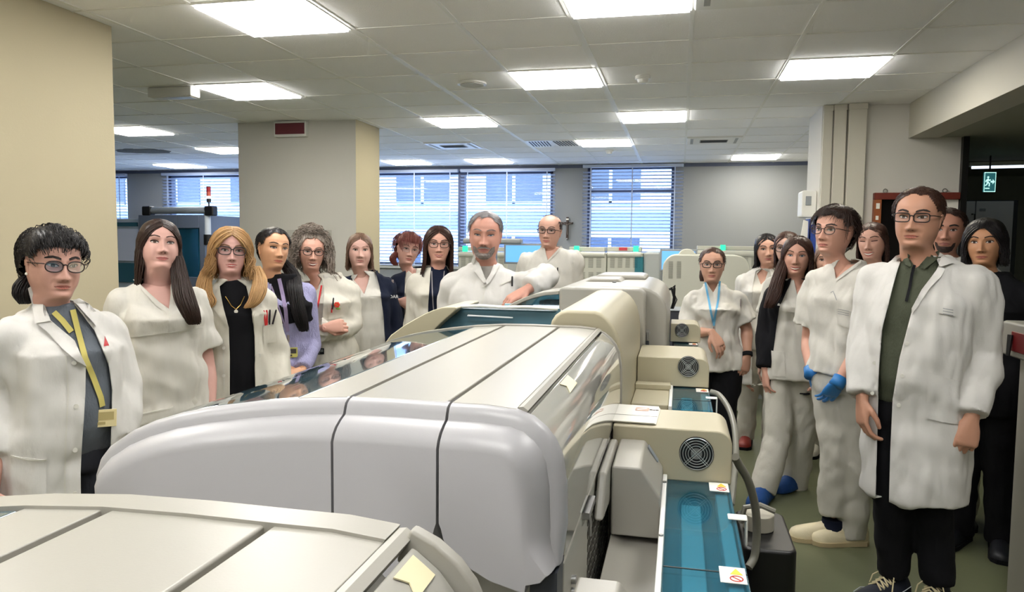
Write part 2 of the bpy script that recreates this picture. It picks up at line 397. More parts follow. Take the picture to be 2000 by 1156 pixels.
# ------------------------------------------------------------------ the long analyser line
m_shell = mat('analyser shell', s2l(160, 157, 148), 0.34, bump=0.015, bscale=400)
m_cap = mat('analyser end cap', s2l(172, 171, 174), 0.36, bump=0.015, bscale=400)
m_beige = mat('beige analyser plastic', s2l(182, 174, 148), 0.40, bump=0.015, bscale=400)
m_gloss = mat('glossy grey lid', s2l(178, 176, 168), 0.06, coat=0.6)
m_seam = mat('seam shadow', s2l(120, 116, 106), 0.7)
m_tealgloss = mat('dark teal gloss', s2l(62, 92, 104), 0.06, coat=0.8)
m_teal = clearmat('teal acrylic', (0.60, 0.86, 0.93), 0.0, 0.03, (0.03, 0.19, 0.27), .14)
m_tealdeep = clearmat('teal lid acrylic', (0.22, 0.46, 0.58), 0.10, 0.02)
m_body = mat('analyser body', s2l(172, 170, 160), 0.45)
m_tab = mat('yellowed label', s2l(232, 222, 184), 0.25)
m_paper = mat('paper', s2l(240, 238, 230), 0.8)
m_yel = mat('warning yellow', s2l(240, 205, 60), 0.5)
m_red = mat('warning red', s2l(190, 50, 40), 0.5)
m_steel = mat('steel', s2l(170, 170, 170), 0.3, metal=0.9)

PROF = [(-.906, 1.083), (-.905, 1.125), (-.895, 1.152), (-.878, 1.172), (-.84, 1.197), (-.80, 1.215), (-.75, 1.231), (-.693, 1.244), (-.62, 1.256), (-.55, 1.265), (-.471, 1.271), (-.39, 1.2725), (-.31, 1.272), (-.26, 1.272), (-.217, 1.268), (-.195, 1.258), (-.177, 1.244), (-.164, 1.228), (-.154, 1.206), (-.148, 1.17), (-.146, 1.11), (-.146, 1.05)]
def prof_between(xa, xb, extra=()):
    out = []
    def zt(x):
        for (x0, z0), (x1, z1) in zip(PROF[:-1], PROF[1:]):
            if x0 <= x <= x1 and x1 > x0: return z0+(z1-z0)*(x-x0)/(x1-x0)
        return PROF[-1][1]
    out.append((xa, zt(xa)))
    out += [p for p in PROF if xa+1e-4 < p[0] < xb-1e-4]
    out.append((xb, zt(xb)))
    return out
def strip(name, poly, y0, y1, th, m, parent, bevel=0.003, angle=0.5, **k):
    # a sheet that follows the open profile poly, extruded along the line of the analyser
    n = len(poly); P = np.array(poly)
    T = np.gradient(P, axis=0); N = np.stack([T[:, 1], -T[:, 0]], 1); N /= np.linalg.norm(N, axis=1)[:, None]
    Q = P+N*th
    b = MB(); b.prism([tuple(p) for p in P]+[tuple(p) for p in Q[::-1]], 'y', y0, y1)
    return b.build(name, m, parent, bevel=bevel, angle=angle, **k)
def cap_mesh(name, outline, w, yb, m, parent, ins=None, sign=-1):
    # a pillow shaped end cap: rings of the outline, each one inset and nearer to the viewer
    P = np.array(outline); w = np.array(w)
    T = np.roll(P, -1, 0)-np.roll(P, 1, 0); N = np.stack([-T[:, 1], T[:, 0]], 1); N /= np.linalg.norm(N, axis=1)[:, None]
    D = N*w[:, None]
    for _ in range(3): D = (np.roll(D, 1, 0)+2*D+np.roll(D, -1, 0))/4
    rings = []
    for dy, d in ins or ((0.004, .0002), (0.0, .0008), (-.007, .002), (-.014, .006), (-.018, .013), (-.021, .021), (-.034, .026), (-.047, .033), (-.056, .042), (-.061, .052)):
        Q = P+D*d
        rings.append([(x, yb-sign*dy if False else yb+dy, z) for x, z in Q])
    b = MB(); b.loft(rings, cap=False)
    k = len(outline); o = (len(rings)-1)*k
    c = P.mean(0); Q = np.array(rings[-1])
    b.f.append(tuple(range(o, o+k))); b.mi.append(0)
    return b.build(name, m, parent, angle=0.9)
def dens(pts, d=0.02):
    out = []
    for a, b in zip(pts, pts[1:]+pts[:1]):
        n = max(1, int(math.dist(a, b)/d))
        out += [(a[0]+(b[0]-a[0])*i/n, a[1]+(b[1]-a[1])*i/n) for i in range(n)]
    return out
def module(y0, y1, label, front=True, laby=.24, labl=.09, rim=(.003, .002)):
    t = thing('analyzer_module', label, 'lab analyzer', (0, 0, 0), group='white covered analyzer modules')
    b = MB(); b.prism([(-.875, .02), (-.175, .02), (-.175, 1.20), (-.22, 1.25), (-.47, 1.255), (-.70, 1.225), (-.83, 1.18), (-.875, 1.13)], 'y', y0+.03, y1-.03)
    b.build('housing', m_body, t, bevel=.004)
    strip('top_panel', prof_between(-.311, -.2175), y0, y1, .012, m_shell, t)
    strip('top_panel', prof_between(-.464, -.3195), y0, y1, .012, m_shell, t)
    strip('top_panel', prof_between(-.552, -.4725), y0, y1, .012, m_shell, t)
    b = MB(); b.box(-.478, -.458, y0, y1, 1.235, 1.259); b.box(-.325, -.305, y0, y1, 1.235, 1.260); b.build('panel_seam', m_seam, t, smooth=False)
    strip('glass_cover', prof_between(-.893, -.5535), y0+.004, y1-.03, .008, m_tealgloss, t)
    strip('lower_panel', [(-.906, .25), (-.906, .6), (-.906, 1.083), (-.905, 1.125), (-.897, 1.148)], y0, y1, .012, m_shell, t)
    # side lid: rail along the shoulder, glossy sheet, rim at both ends
    lidp = prof_between(-.2, -.1465)+[(-.146, 1.11), (-.146, 1.062)]
    lid = strip('side_lid', lidp, y0+.005, y1-.012, .007, m_gloss, t, bevel=.002, angle=0.3)
    strip('lid_rail', [(-.2155, 1.2695), (-.209, 1.2705), (-.2015, 1.2655)], y0+.004, y1, .014, m_shell, t, bevel=.002)
    strip('lid_rim', [(x+rim[0], z+rim[1]) for x, z in prof_between(-.216, -.1465)+[(-.146, 1.05), (-.146, .93)]], y1-.012, y1+.003, .016+rim[0], m_shell, t, bevel=.003)
    strip('cover_rim', [(x, z+.003) for x, z in prof_between(-.9055, -.216)], y1-.028, y1+.004, .016, m_shell, t, bevel=.004)
    # label on the lid
    tb = MB(); yq = y0+laby
    Pq = np.array([(-.195, 1.2588), (-.186, 1.2520), (-.177, 1.2448)])
    v = []
    for (x, z) in Pq: v += [(x, yq, z), (x, yq+labl/2, z), (x, yq+labl, z)]
    v[1] = (v[1][0], v[1][1], v[1][2]); v[0] = (v[0][0], yq+.0, v[0][2]); v[3] = (v[3][0], yq+labl*.22, v[3][2])
    tb.add([(x+.0006, y, z+.0010) for x, y, z in v]+[(x, y, z) for x, y, z in v], [(0, 1, 4, 3), (1, 2, 5, 4), (3, 4, 7, 6), (4, 5, 8, 7), (9, 12, 13, 10), (10, 13, 14, 11), (12, 15, 16, 13), (13, 16, 17, 14), (0, 9, 10, 1), (1, 10, 11, 2), (2, 11, 14, 5), (5, 14, 17, 8), (8, 17, 16, 7), (7, 16, 15, 6), (6, 15, 12, 3), (3, 12, 9, 0)])
    tb.build('lid_label', m_tab, lid)['label'] = 'small pale yellow label'
    # lower side with the vent grille and screws
    b = MB(); b.box(-.178, -.150, y0+.02, y1, .50, 1.045); b.build('side_panel', m_body, t, bevel=.003)
    g = MB()
    for i in range(26):
        for j in range(9):
            y = y0+.30+i*.016; z = .80+j*.024+.004*(i % 2)
            if y > y0+.72: continue
            g.prism([(y, z), (y+.009, z+.006), (y+.009, z+.020), (y, z+.014)], 'x', -.1502, -.1488)
    g.build('vent_grille', mat('grille holes', s2l(70, 68, 62), .8), t, smooth=False)
    hk = MB(); hk.tube([(-.147, y0+.27, 1.04), (-.145, y0+.30, 1.0), (-.145, y0+.30, .975)], .003, 6); hk.box(-.15, -.138, y0+.22, y0+.31, 1.035, 1.046)
    hk.build('lid_hook', m_steel, t)
    for zz, yy in ((.985, .1), (.965, .1), (.93, .06)):
        s_ = MB(); s_.disc((-.147, y0+yy, zz), .007, 'x', .008, 10); s_.build('screw', m_steel, t)
    sk = MB(); sk.prism([(y0+.36, .98), (y0+.42, 1.055), (y0+.68, 1.055), (y0+.72, .99), (y0+.66, .955)], 'x', -.146, -.128); sk.build('side_handle', m_shell, t, bevel=.006)
    if front:
        O = dens([(-.470, .80), (-.316, .80), (-.314, 1.12), (-.311, 1.094), (-.302, 1.074), (-.28, 1.060), (-.24, 1.040), (-.19, 1.028), (-.187, 1.040), (-.165, 1.046), (-.150, 1.056)]+[(x+.003, z+.001) for x, z in PROF[::-1] if z > 1.06 and x > -.2]+[p for p in PROF[::-1] if p[0] <= -.2]+[(-.906, .80)], .012)
        wl = [.05 if p[1] < .82 else .10 if p[1] < 1.062 and p[0] > -.29 else .15 if (-.35 < p[0] < -.28 and p[1] < 1.15) else .4 if p[1] < 1.08 and p[0] > -.2 else 1.0 for p in O]
        whole = cap_mesh('end_cap', O, wl, y0, m_cap, t)
        base = [tuple(v.co) for v in whole.data.vertices]; fc = [tuple(p.vertices) for p in whole.data.polygons]; bpy.data.objects.remove(whole)
        for (xa, xb) in ((-2, -.4695), (-.4655, -.3150), (-.3110, 2)):
            bm = bmesh.new(); vs = [bm.verts.new(q) for q in base]
            for q in fc: bm.faces.new([vs[i] for i in q])
            for x, n in ((xa, -1), (xb, 1)):
                if abs(x) > 1: continue
                bmesh.ops.bisect_plane(bm, geom=bm.verts[:]+bm.edges[:]+bm.faces[:], dist=1e-6, plane_co=(x, 0, 0), plane_no=(n, 0, 0), clear_outer=True)
                ed = [e for e in bm.edges if e.is_boundary and all(abs(v.co.x-x) < 1e-5 for v in e.verts)]
                ex = bmesh.ops.extrude_edge_only(bm, edges=ed)['geom']
                for v in ex:
                    if isinstance(v, bmesh.types.BMVert): v.co.y += .05
            bm.normal_update(); me = bpy.data.meshes.new('end_cap'); bm.to_mesh(me); bm.free(); me.materials.append(m_cap); fix_normals(me)
            me.polygons.foreach_set('use_smooth', [True]*len(me.polygons)); me.set_sharp_from_angle(angle=.62)
            o = bpy.data.objects.new('end_cap', me); COL.objects.link(o); o.parent = t
        b = MB(); b.box(-.4693, -.4657, y0-.010, y0+.05, .80, 1.246); b.box(-.3148, -.3112, y0-.010, y0+.05, .85, 1.248); b.build('cap_gap', mat('gap dark', s2l(58, 56, 54), .8), t, smooth=False)
        b = MB(); b.prism([(-.190, 1.036), (-.152, 1.052), (-.152, .995), (-.190, .995)], 'y', y0-.03, y0+.03); b.build('cap_bracket', m_dark, t)
    return t
module(-.50, .55, 'large white analyzer module nearest the camera, cut off by the bottom edge', front=False, laby=.985, labl=.040, rim=(.014, .006))
module(1.0, 2.0, 'white analyzer module with rounded end caps and grey glossy side lid, second in the line')

# third module: low teal glass arch with beige bands
t = thing('analyzer_module', 'analyzer module with a low dark teal glass front between two beige bands', 'lab analyzer', (0, 0, 0))
b = MB(); b.prism([(-.84, .02), (-.17, .02), (-.17, 1.15), (-.24, 1.2), (-.60, 1.2), (-.78, 1.15), (-.84, 1.08)], 'y', 2.06, 3.0); b.build('housing', m_body, t, bevel=.005)
A = [(-.875, .95), (-.872, 1.10), (-.858, 1.185), (-.83, 1.222), (-.786, 1.254), (-.752, 1.274), (-.722, 1.290), (-.70, 1.300), (-.672, 1.309), (-.655, 1.311)]
def offs(A, th):
    P = np.array(A); T = np.gradient(P, axis=0); N = np.stack([T[:, 1], -T[:, 0]], 1); N /= np.linalg.norm(N, axis=1)[:, None]
    return [tuple(p) for p in P+N*th]
In = [(-.80, .95), (-.80, 1.08), (-.778, 1.15), (-.752, 1.186), (-.725, 1.212), (-.70, 1.236), (-.675, 1.262), (-.655, 1.280), (-.635, 1.297), (-.625, 1.307)]
b = MB(); b.prism(A+[(-.63, 1.3115)]+In[::-1], 'y', 2.05, 2.30); b.build('band', m_beige, t, bevel=.008)
G = [p for p in In if p[1] > 1.06]
b = MB()
n_ = len(G); v = []
top = [(-.625, 1.307), (-.55, 1.3085), (-.45, 1.309), (-.335, 1.309)]
full = G+top[1:]
v = [(x, 2.06+.10*max(0, (z-1.2))/.11, z) for x, z in full]+[(x, 2.03, 1.06) for x, z in full]
v = [(p[0], 2.075+(p[2]-1.2)*.4, p[2]) for p in v[:len(full)]]+[(full[i][0] if full[i][0] > -.62 else -.62, 2.04, 1.14) for i in range(len(full))]
b.add(v+[(x, y+.012, z-.004) for x, y, z in v], [(i, i+1, len(full)+i+1, len(full)+i) for i in range(len(full)-1)]+[(2*len(full)+i, 3*len(full)+i, 3*len(full)+i+1, 2*len(full)+i+1) for i in range(len(full)-1)]+[(i, 2*len(full)+i, 2*len(full)+i+1, i+1) for i in range(len(full)-1)])
b.build('glass_cover', m_tealgloss, t)
b = MB(); b.prism([(2.11, 1.303), (2.13, 1.308), (2.95, 1.20), (2.95, 1.17), (2.12, 1.29)], 'x', -.655, -.345); b.build('top_panel', m_tealgloss, t, bevel=.004)
b = MB(); b.tube([(-.63, 2.103, 1.309), (-.57, 2.105, 1.3125), (-.50, 2.105, 1.310), (-.43, 2.105, 1.313), (-.34, 2.105, 1.310)], .005, 8); b.build('glass_edge_glint', m_white, t)  # white wavy tube standing in for glints along the glass edge
b = MB(); b.prism([(-.605, 1.286), (-.47, 1.283), (-.47, 1.280), (-.607, 1.282)], 'y', 2.092, 2.098); b.build('pale_strip', mat('white strip', s2l(240, 244, 248), .3), t)  # thin white strip across the teal glass
F = [(-.352, 1.12), (-.349, 1.262), (-.343, 1.284), (-.333, 1.300), (-.318, 1.311), (-.300, 1.3155), (-.222, 1.3155), (-.204, 1.308), (-.188, 1.296), (-.172, 1.276), (-.160, 1.254), (-.151, 1.222), (-.146, 1.183), (-.145, 1.10), (-.145, .90), (-.30, .90)]
b = MB(); b.prism(F, 'y', 2.02, 2.95); b.build('end_housing', m_beige, t, bevel=.010, seg=3, angle=.6)
b = MB(); b.prism([(-.352, .5), (-.147, .5), (-.147, .92), (-.352, .92)], 'y', 2.03, 2.95); b.build('side_panel', m_body, t, bevel=.004)

# fourth module: tall white block with teal quarter arch
t = thing('analyzer_module', 'tall white analyzer block with a teal quarter window, under the bearded man\'s forearm', 'lab analyzer', (0, 0, 0))
b = MB(); b.prism(rrect(-.488, -.131, .55, 1.316, [0.0, 0, .035, .018], 6), 'y', 3.05, 3.30); b.build('front_cover', m_shell, t, bevel=.012, seg=3)
sh = [(-.49, .4), (-.046, .4), (-.044, 1.12), (-.046, 1.22), (-.054, 1.252), (-.07, 1.276), (-.09, 1.294), (-.115, 1.308), (-.14, 1.316), (-.17, 1.320), (-.45, 1.318), (-.49, 1.312)]
b = MB(); b.prism(sh, 'y', 3.14, 4.15); b.build('housing', m_shell, t, bevel=.012, seg=3)
b = MB(); b.prism([(-.44, 1.316), (-.16, 1.318), (-.17, 1.338), (-.20, 1.343), (-.40, 1.341)], 'y', 3.75, 4.12); b.build('rear_hump', m_shell, t, bevel=.012, seg=3)
b = MB(); b.prism([(-.44, 1.316), (-.26, 1.316), (-.28, 1.334), (-.41, 1.332)], 'y', 3.5, 3.9); b.build('top_panel', m_shell, t, bevel=.01, seg=3)
for yy in (3.42, 3.58):
    b = MB(); b.box(-.30, -.285, yy, yy+.05, 1.318, 1.3225); b.build('lid_slot', m_black, t)
Q = [(-.80, 1.02), (-.785, 1.12), (-.755, 1.18), (-.721, 1.222), (-.68, 1.248), (-.64, 1.267), (-.60, 1.282), (-.55, 1.294), (-.49, 1.300)]
Qi = offs(Q, .016)
b = MB(); b.prism(Q+Qi[::-1], 'y', 3.06, 3.30); b.build('arch_rim', m_shell, t, bevel=.004)
b = MB(); b.prism(Qi+[(-.492, 1.02)], 'y', 3.085, 3.093); b.build('window', m_tealdeep, t, smooth=False)
b = MB(); b.box(-.78, -.49, 3.30, 3.31, .9, 1.22); b.box(-.74, -.49, 3.25, 3.30, 1.18, 1.20); b.box(-.60, -.50, 3.2, 3.28, 1.16, 1.245); b.build('inner_tray', mat('blue grey tray', s2l(150, 190, 205), .4), t, bevel=.004)
b = MB(); b.box(-.565, -.50, 3.12, 3.18, 1.14, 1.255); b.build('inner_block', m_dark, t, bevel=.004)
b = MB(); b.box(-.74, -.50, 3.10, 3.30, .02, 1.04); b.build('side_panel', m_body, t, bevel=.004)
k_ = thing('key', 'small steel key with a tag hanging in the lock of the tall white block', 'key', (-.124, 3.135, 1.13))
b = MB(); b.disc((0, 0, 0), .012, 'y', .006, 14); b.build('lock', m_steel, k_)
b = MB(); b.tube([(0, -.005, 0), (0, -.006, -.03)], .004, 6); b.build('blade', m_steel, k_)
b = MB(); b.prism([(-.008, -.075), (.008, -.07), (.006, -.035), (-.006, -.035)], 'y', -.01, -.005); b.build('key_tag', m_dark, k_)

# fan boxes with their teal covers, trays and labels
def grille(r, parent, yb):
    g = MB(); g.disc((0, yb+.004, 0), r, 'y', .008, 36); f_ = g.build('fan_guard', m_black, parent)
    g = MB()
    for q in (.94, .78, .62, .47):
        g.tube([(r*q*math.cos(a), yb-.0028, r*q*math.sin(a)) for a in [2*PI*i/36 for i in range(37)]], .0009, 5)
    for a in (PI/4, -PI/4):
        for s in (-.0022, .0022):
            g.tube([(-r*.9*math.cos(a)-s*math.sin(a), yb-.0036, -r*.9*math.sin(a)+s*math.cos(a)), (r*.9*math.cos(a)-s*math.sin(a), yb-.0036, r*.9*math.sin(a)+s*math.cos(a))], .0008, 5)
    g.build('guard_wire', mat('guard wire', s2l(190, 192, 190), .35, metal=.6), f_)
    g = MB(); g.disc((0, yb-.001, 0), r*.33, 'y', .003, 24); g.build('hub_label', mat('hub grey', s2l(120, 122, 120), .6), f_)
    return f_
def warning(parent, x, y, z, w=.042, d=.06):
    s = MB(); s.box(x-w/2, x+w/2, y-d/2, y+d/2, z, z+.0012); o = s.build('warning_label', m_paper, parent, smooth=False)
    s = MB(); s.prism([(x-w*.1, y+d*.02), (x+w*.38, y+d*.02), (x+w*.14, y+d*.40)], 'z', z+.0012, z+.0018); s.build('warning_triangle', m_yel, o, smooth=False)
    s = MB(); s.tube([(x+w*.12+.010*math.cos(a), y-d*.24+.010*math.sin(a), z+.0014) for a in [2*PI*i/20 for i in range(21)]], .0012, 5)
    s.tube([(x+w*.12-.007, y-d*.24+.007, z+.0014), (x+w*.12+.007, y-d*.24-.007, z+.0014)], .0012, 5); s.build('prohibition_mark', m_red, o)
    return o
def fan_box(Y, x0, x1, zt, zb, depth, fx, fz, fr, label):
    t = thing('fan_unit', label, 'fan unit', (0, Y, 0), group='cream fan units along the right side of the analyzer')
    b = MB(); b.prism(rrect(x0, x1, zb, zt, [.0, .004, .034, .004], 7), 'y', 0, depth); b.build('housing', m_beige, t, bevel=.010, seg=3)
    b = MB(); b.box(x0+.01, x1-.012, .03, depth-.02, .05, zb+.01); b.build('base_cabinet', m_dark, t, bevel=.004)
    f_ = grille(fr, t, -.003); f_.location = (fx, 0, fz)
    return t
def lower_deck(t, y0, y1, zp, x0, x1, labels, clip):
    # teal acrylic cover lying in front of a fan box, over a tray with pale strips
    b = MB(); b.box(x0, x1, y0, y1, zp-.006, zp); b.build('teal_cover', m_teal, t, bevel=.001, smooth=False)
    b = MB(); b.box(x0, x1, y0, y1, zp-.05, zp-.04); b.box(x1-.004, x1, y0, y1, zp-.04, zp-.006); b.build('tray', mat('tray blue grey', s2l(96, 122, 134), .5), t, smooth=False)
    w = x1-x0
    b = MB(); b.box(x0+w*.22, x0+w*.52, y0+.02, y1-.14, zp-.04, zp-.0075); b.build('rack_strip', mat('rack pale', s2l(176, 190, 196), .4), t, bevel=.003)
    b = MB(); b.box(x0+w*.76, x0+w*.95, y0+.02, y1-.05, zp-.04, zp-.0075); b.build('rack_strip', mat('rack pale', s2l(176, 190, 196), .4), t, bevel=.003)
    b = MB(); b.box(x0, x1, y0+(y1-y0)*.40, y0+(y1-y0)*.40+.003, zp-.001, zp+.0006); b.build('cover_joint', m_black, t, smooth=False)
    for ly in labels: warning(t, x1-.024, ly, zp+.0004)
    for cy in clip:
        b = MB(); b.box(x1-.016, x1+.022, cy-.014, cy+.014, zp+.0005, zp+.004); b.box(x1+.018, x1+.022, cy-.014, cy+.014, zp-.05, zp+.004); b.build('clip', m_white, t, bevel=.002)
t1 = fan_box(1.73, -.144, .127, 1.074, .952, .20, .048, 1.020, .039, 'cream fan unit with a brochure on top, nearest of the three')
lower_deck(t1, -.80, -.004, .955, -.015, .122, (-.035, -.49), (-.22,))
t2 = fan_box(2.72, -.142, .112, 1.090, .985, .32, .039, 1.0625-.002, .0375, 'cream fan unit in the middle of the three, below the tall white block')
lower_deck(t2, -.36, -.004, .983, -.012, .112, (-.04,), (-.17,))
t3 = fan_box(3.90, -.038, .112, 1.090, .995, .22, .019, 1.0565, .036, 'cream fan unit farthest of the three, beside the woman with the blue lanyard')
lower_deck(t3, -.14, -.004, .99, -.02, .10, (-.03,), ())
# long side pieces between the lids and the teal covers
t = thing('sample_rack_tray', 'cream side tray with chamfered hood and steel screws beside the teal cover', 'tray', (0, 0, 0))
b = MB(); b.prism([(-.126, .90), (-.10, .885), (-.026, .885), (-.026, .87), (-.126, .87)], 'y', 1.0, 1.72); b.build('tray', m_shell, t, bevel=.003)
b = MB(); b.prism([(-.026, .86), (-.016, .86), (-.016, .968), (-.026, .968)], 'y', .8, 1.725); b.build('rail', m_white, t, bevel=.002)
b = MB(); b.prism([(-.126, .90), (-.026, .90), (-.026, .985), (-.068, 1.045), (-.126, 1.045)], 'y', 1.50, 1.725); b.build('hood', m_shell, t, bevel=.005)
b = MB(); b.prism([(-.126, .90), (-.026, .90), (-.026, .985), (-.068, 1.045), (-.126, 1.045)], 'y', .80, .985); b.build('hood', m_shell, t, bevel=.005)
b = MB(); b.prism([(-.061, 1.036), (-.038, 1.003), (-.036, 1.005), (-.059, 1.039)], 'y', 1.690, 1.712)
b.build('hood_slot', m_grey, t, bevel=.001)
for yy, zz in ((1.66, .95), (1.35, .95), (1.02, .95)):
    s_ = MB(); s_.disc((-.021, yy, zz+.019), .004, 'z', .004, 10); s_.build('screw', m_steel, t)
b = MB(); b.box(-.124, -.03, .8, 1.72, .03, .87); b.build('base_cabinet', m_body, t, bevel=.004)
t = thing('sample_rack_tray', 'flat cream tray between the middle and nearest fan units', 'tray', (0, 0, 0))
b = MB(); b.box(-.144, -.024, 2.40, 2.72, .90, .985); b.build('tray', m_beige, t, bevel=.005)
b = MB(); b.box(-.144, -.020, 2.64, 2.70, .985, 1.004); b.build('rail', m_beige, t, bevel=.003)
b = MB(); b.box(-.024, -.013, 2.36, 2.72, .90, .990); b.build('side_rail', m_white, t, bevel=.002)
b = MB(); b.box(-.144, -.115, 2.345, 2.40, .945, .960); b.build('latch', mat('brass latch', s2l(215, 200, 140), .4), t, bevel=.002)
b = MB(); b.box(-.14, -.03, 2.0, 2.72, .03, .90); b.build('base_cabinet', m_body, t, bevel=.004)
# brochure lying on the nearest fan unit
t = thing('brochure', 'white folded brochure lying on the nearest cream fan unit', 'brochure', (-.09, 1.84, 1.0745), R(-2))
b = MB()
for k in range(3): b.box(-.062-k*.001, .048-k*.002, -.085-.004*k, .085+.003*k, .0022*k, .0022*k+.0018)
b.build('pages', m_paper, t, bevel=.0006)
b = MB(); b.box(-.062, .047, -.030, -.0285, .0066, .0070); b.build('fold', m_seam, t, smooth=False)
b = MB(); b.prism(rrect(-.012, .022, .025, .062, .006), 'z', .0064, .0071); o = b.build('picture', mat('picture rose', s2l(196, 160, 140), .5), t, smooth=False)
b = MB(); b.prism([(-.006, .03), (.018, .05), (.014, .056), (-.008, .04)], 'z', .0070, .0076); b.build('picture_mark', m_white, o, smooth=False)
b = MB(); v, f = text_mesh('DxC', .012); b.add([(x+.034, y+.043, z+.0066) for x, y, z in v], f); b.build('lettering', mat('ink', s2l(80, 70, 66), .6), t, smooth=False)
# hoses and waste canister in the aisle
m_hose = mat('grey hose', s2l(128, 126, 116), .35)
def hose(pts, r, label):
    P = [at(px, py, Y=yy) for px, py, yy in pts]; b = MB(); Q = []
    for i in range(len(P)-1):
        p0, p1, p2, p3 = P[max(i-1, 0)], P[i], P[i+1], P[min(i+2, len(P)-1)]
        for j in range(8):
            u = j/8; Q.append(.5*((2*p1)+(-p0+p2)*u+(2*p0-5*p1+4*p2-p3)*u*u+(-p0+3*p1-3*p2+p3)*u**3))
    Q.append(P[-1]); b.tube(Q, r, 10)
    return tag(b.build('hose', m_hose), label, 'hose')
hose([(1388, 765, 2.6), (1405, 772, 2.58), (1424, 800, 2.5), (1435, 840, 2.4), (1437, 890, 2.3), (1432, 950, 2.2), (1428, 985, 2.15)], .0095, 'thin grey hose hanging from the middle fan unit')
hose([(1436, 892, 1.86), (1442, 905, 1.88), (1462, 940, 1.92), (1475, 990, 1.96), (1478, 1040, 1.98), (1474, 1085, 1.98), (1462, 1108, 1.96)], .0105, 'grey hose curving from the nearest fan unit down past the canister')
t = thing('waste_canister', 'black waste canister with pale lid on the floor beside the teal cover', 'canister', (0.245, 2.15, 0))
b = MB(); b.prism(rrect(-.065, .075, -.15, .15, .03), 'z', 0.0, .70); b.build('body', m_black, t, bevel=.01)
b = MB(); b.tube([(-.01, .0, .70), (-.01, 0, .745)], .042, 20); b.build('lid', mat('pale lid', s2l(170, 165, 150), .5), t, bevel=.003)
b = MB(); b.tube([(-.06, -.02, .72), (-.05, -.02, .765), (-.01, -.02, .775), (.03, -.02, .76)], .008, 8); b.build('handle', m_hose, t)
t = thing('foot_block', 'olive grey metal block on the floor at the front end of the canister', 'metal block', (0.215, 1.62, 0))
b = MB(); b.prism(rrect(-.075, .04, -.12, .12, .006), 'z', 0, .62); b.build('body', mat('olive metal', s2l(96, 92, 76), .5), t, bevel=.004)
b = MB(); b.box(-.07, .035, -.115, .115, .62, .626); b.build('top_plate', mat('olive metal', s2l(96, 92, 76), .5), t, bevel=.001)
# ------------------------------------------------------------------ equipment at the back, fittings on pier and corridor
m_bgw = mat('bench analyzer cream', s2l(198, 198, 186), 0.4)
m_bgd = mat('vent slot grey', s2l(150, 150, 140), 0.6)
m_green = mat('green status lamp', (0.03, 0.45, 0.25), 0.3, emit=(0.03, 0.80, 0.40), estr=.5)
m_screen = mat('lit screen', (0.05, 0.14, 0.3), 0.2, emit=(0.16, 0.48, 1.0), estr=.45)
def PT(px, py, Y): return at(px, py, Y=Y)
def bx(t, name, m, px0, py0, px1, py1, Y, d, bevel=.004, parent=None, pad=0):
    a, b_ = PT(px0, py0, Y), PT(px1, py1, Y); b = MB(); b.box(min(a[0], b_[0]), max(a[0], b_[0]), Y, Y+d, min(a[2], b_[2]), max(a[2], b_[2]))
    return b.build(name, m, parent or t, bevel=bevel)
def vents(t, px0, py0, px1, py1, Y, nx, nz, parent, name='vent'):
    a, c = PT(px0, py1, Y), PT(px1, py0, Y); b = MB(); w = (c[0]-a[0])/nx; h = (c[2]-a[2])/nz
    for i in range(nx):
        for j in range(nz): b.box(a[0]+w*(i+.12), a[0]+w*(i+.88), Y-.004, Y+.002, a[2]+h*(j+.25), a[2]+h*(j+.75))
    return b.build(name, m_bgd, parent, smooth=False)
# automation unit with signal tower at the far left
t = thing('automation_unit', 'grey automation unit with teal windows and a top bar, at the far left', 'lab machine', (0, 0, 0)); Y = 9.2
bx(t, 'housing', mat('blue grey metal', s2l(178, 190, 202), .45), 200, 427, 300, 760, Y, .9)
bx(t, 'side_panel', mat('pale lavender panel', s2l(206, 212, 232), .4), 229, 447, 276, 510, Y-.03, .03)
bx(t, 'window', mat('dark teal panel', s2l(50, 96, 112), .15), 226, 513, 280, 552, Y-.02, .02)
bx(t, 'hatch_slot', mat('dark teal panel', s2l(50, 96, 112), .15), 224, 434, 268, 442, Y-.02, .02)
fr = MB(); a, c = PT(282, 700, Y), PT(404, 420, Y); w_ = PT(352, 540, Y); w2 = PT(393, 446, Y)
fr.box(a[0], w_[0], Y-.05, Y+.8, 0, c[2]); fr.box(w2[0], c[0], Y-.05, Y+.8, 0, c[2]); fr.box(w_[0], w2[0], Y-.05, Y+.8, w2[2], c[2]); fr.box(w_[0], w2[0], Y-.05, Y+.8, 0, w_[2])
fr.build('frame', mat('slate frame', s2l(100, 110, 128), .45), t, bevel=.01)
g = MB(); g.box(w_[0], w2[0], Y-.03, Y-.02, w_[2], w2[2]); g.build('window', m_teal, t, smooth=False)
g = MB(); g.box(w_[0]+.05, w2[0], Y+.35, Y+.36, w_[2], w2[2]); g.build('rack', mat('rack blue', s2l(200, 226, 244), .5), t, smooth=False)
z0_, z1_ = PT(340, 418, Y)[2], PT(340, 404, Y)[2]; xa, xb = PT(290, 410, Y)[0], PT(412, 410, Y)[0]; zc = (z0_+z1_)/2
b = MB(); b.tube([(xa, Y, zc), (xb, Y, zc)], .048, 16); b.build('top_bar', m_grey, t)
for x in (xa, xb): b = MB(); b.box(x-.07, x+.07, Y-.06, Y+.06, zc-.075, zc+.06); b.build('bar_end', m_black, t, bevel=.02)
xp = PT(405, 440, Y)[0]; b = MB(); b.tube([(xp, Y, PT(405, 460, Y)[2]), (xp, Y, PT(405, 418, Y)[2])], .048, 16); b.build('post', mat('pale grey post', s2l(180, 186, 190), .4), t)
b = MB(); b.tube([(xp, Y, PT(405, 478, Y)[2]), (xp, Y, PT(405, 458, Y)[2])], .058, 16); b.build('post_foot', m_black, t)
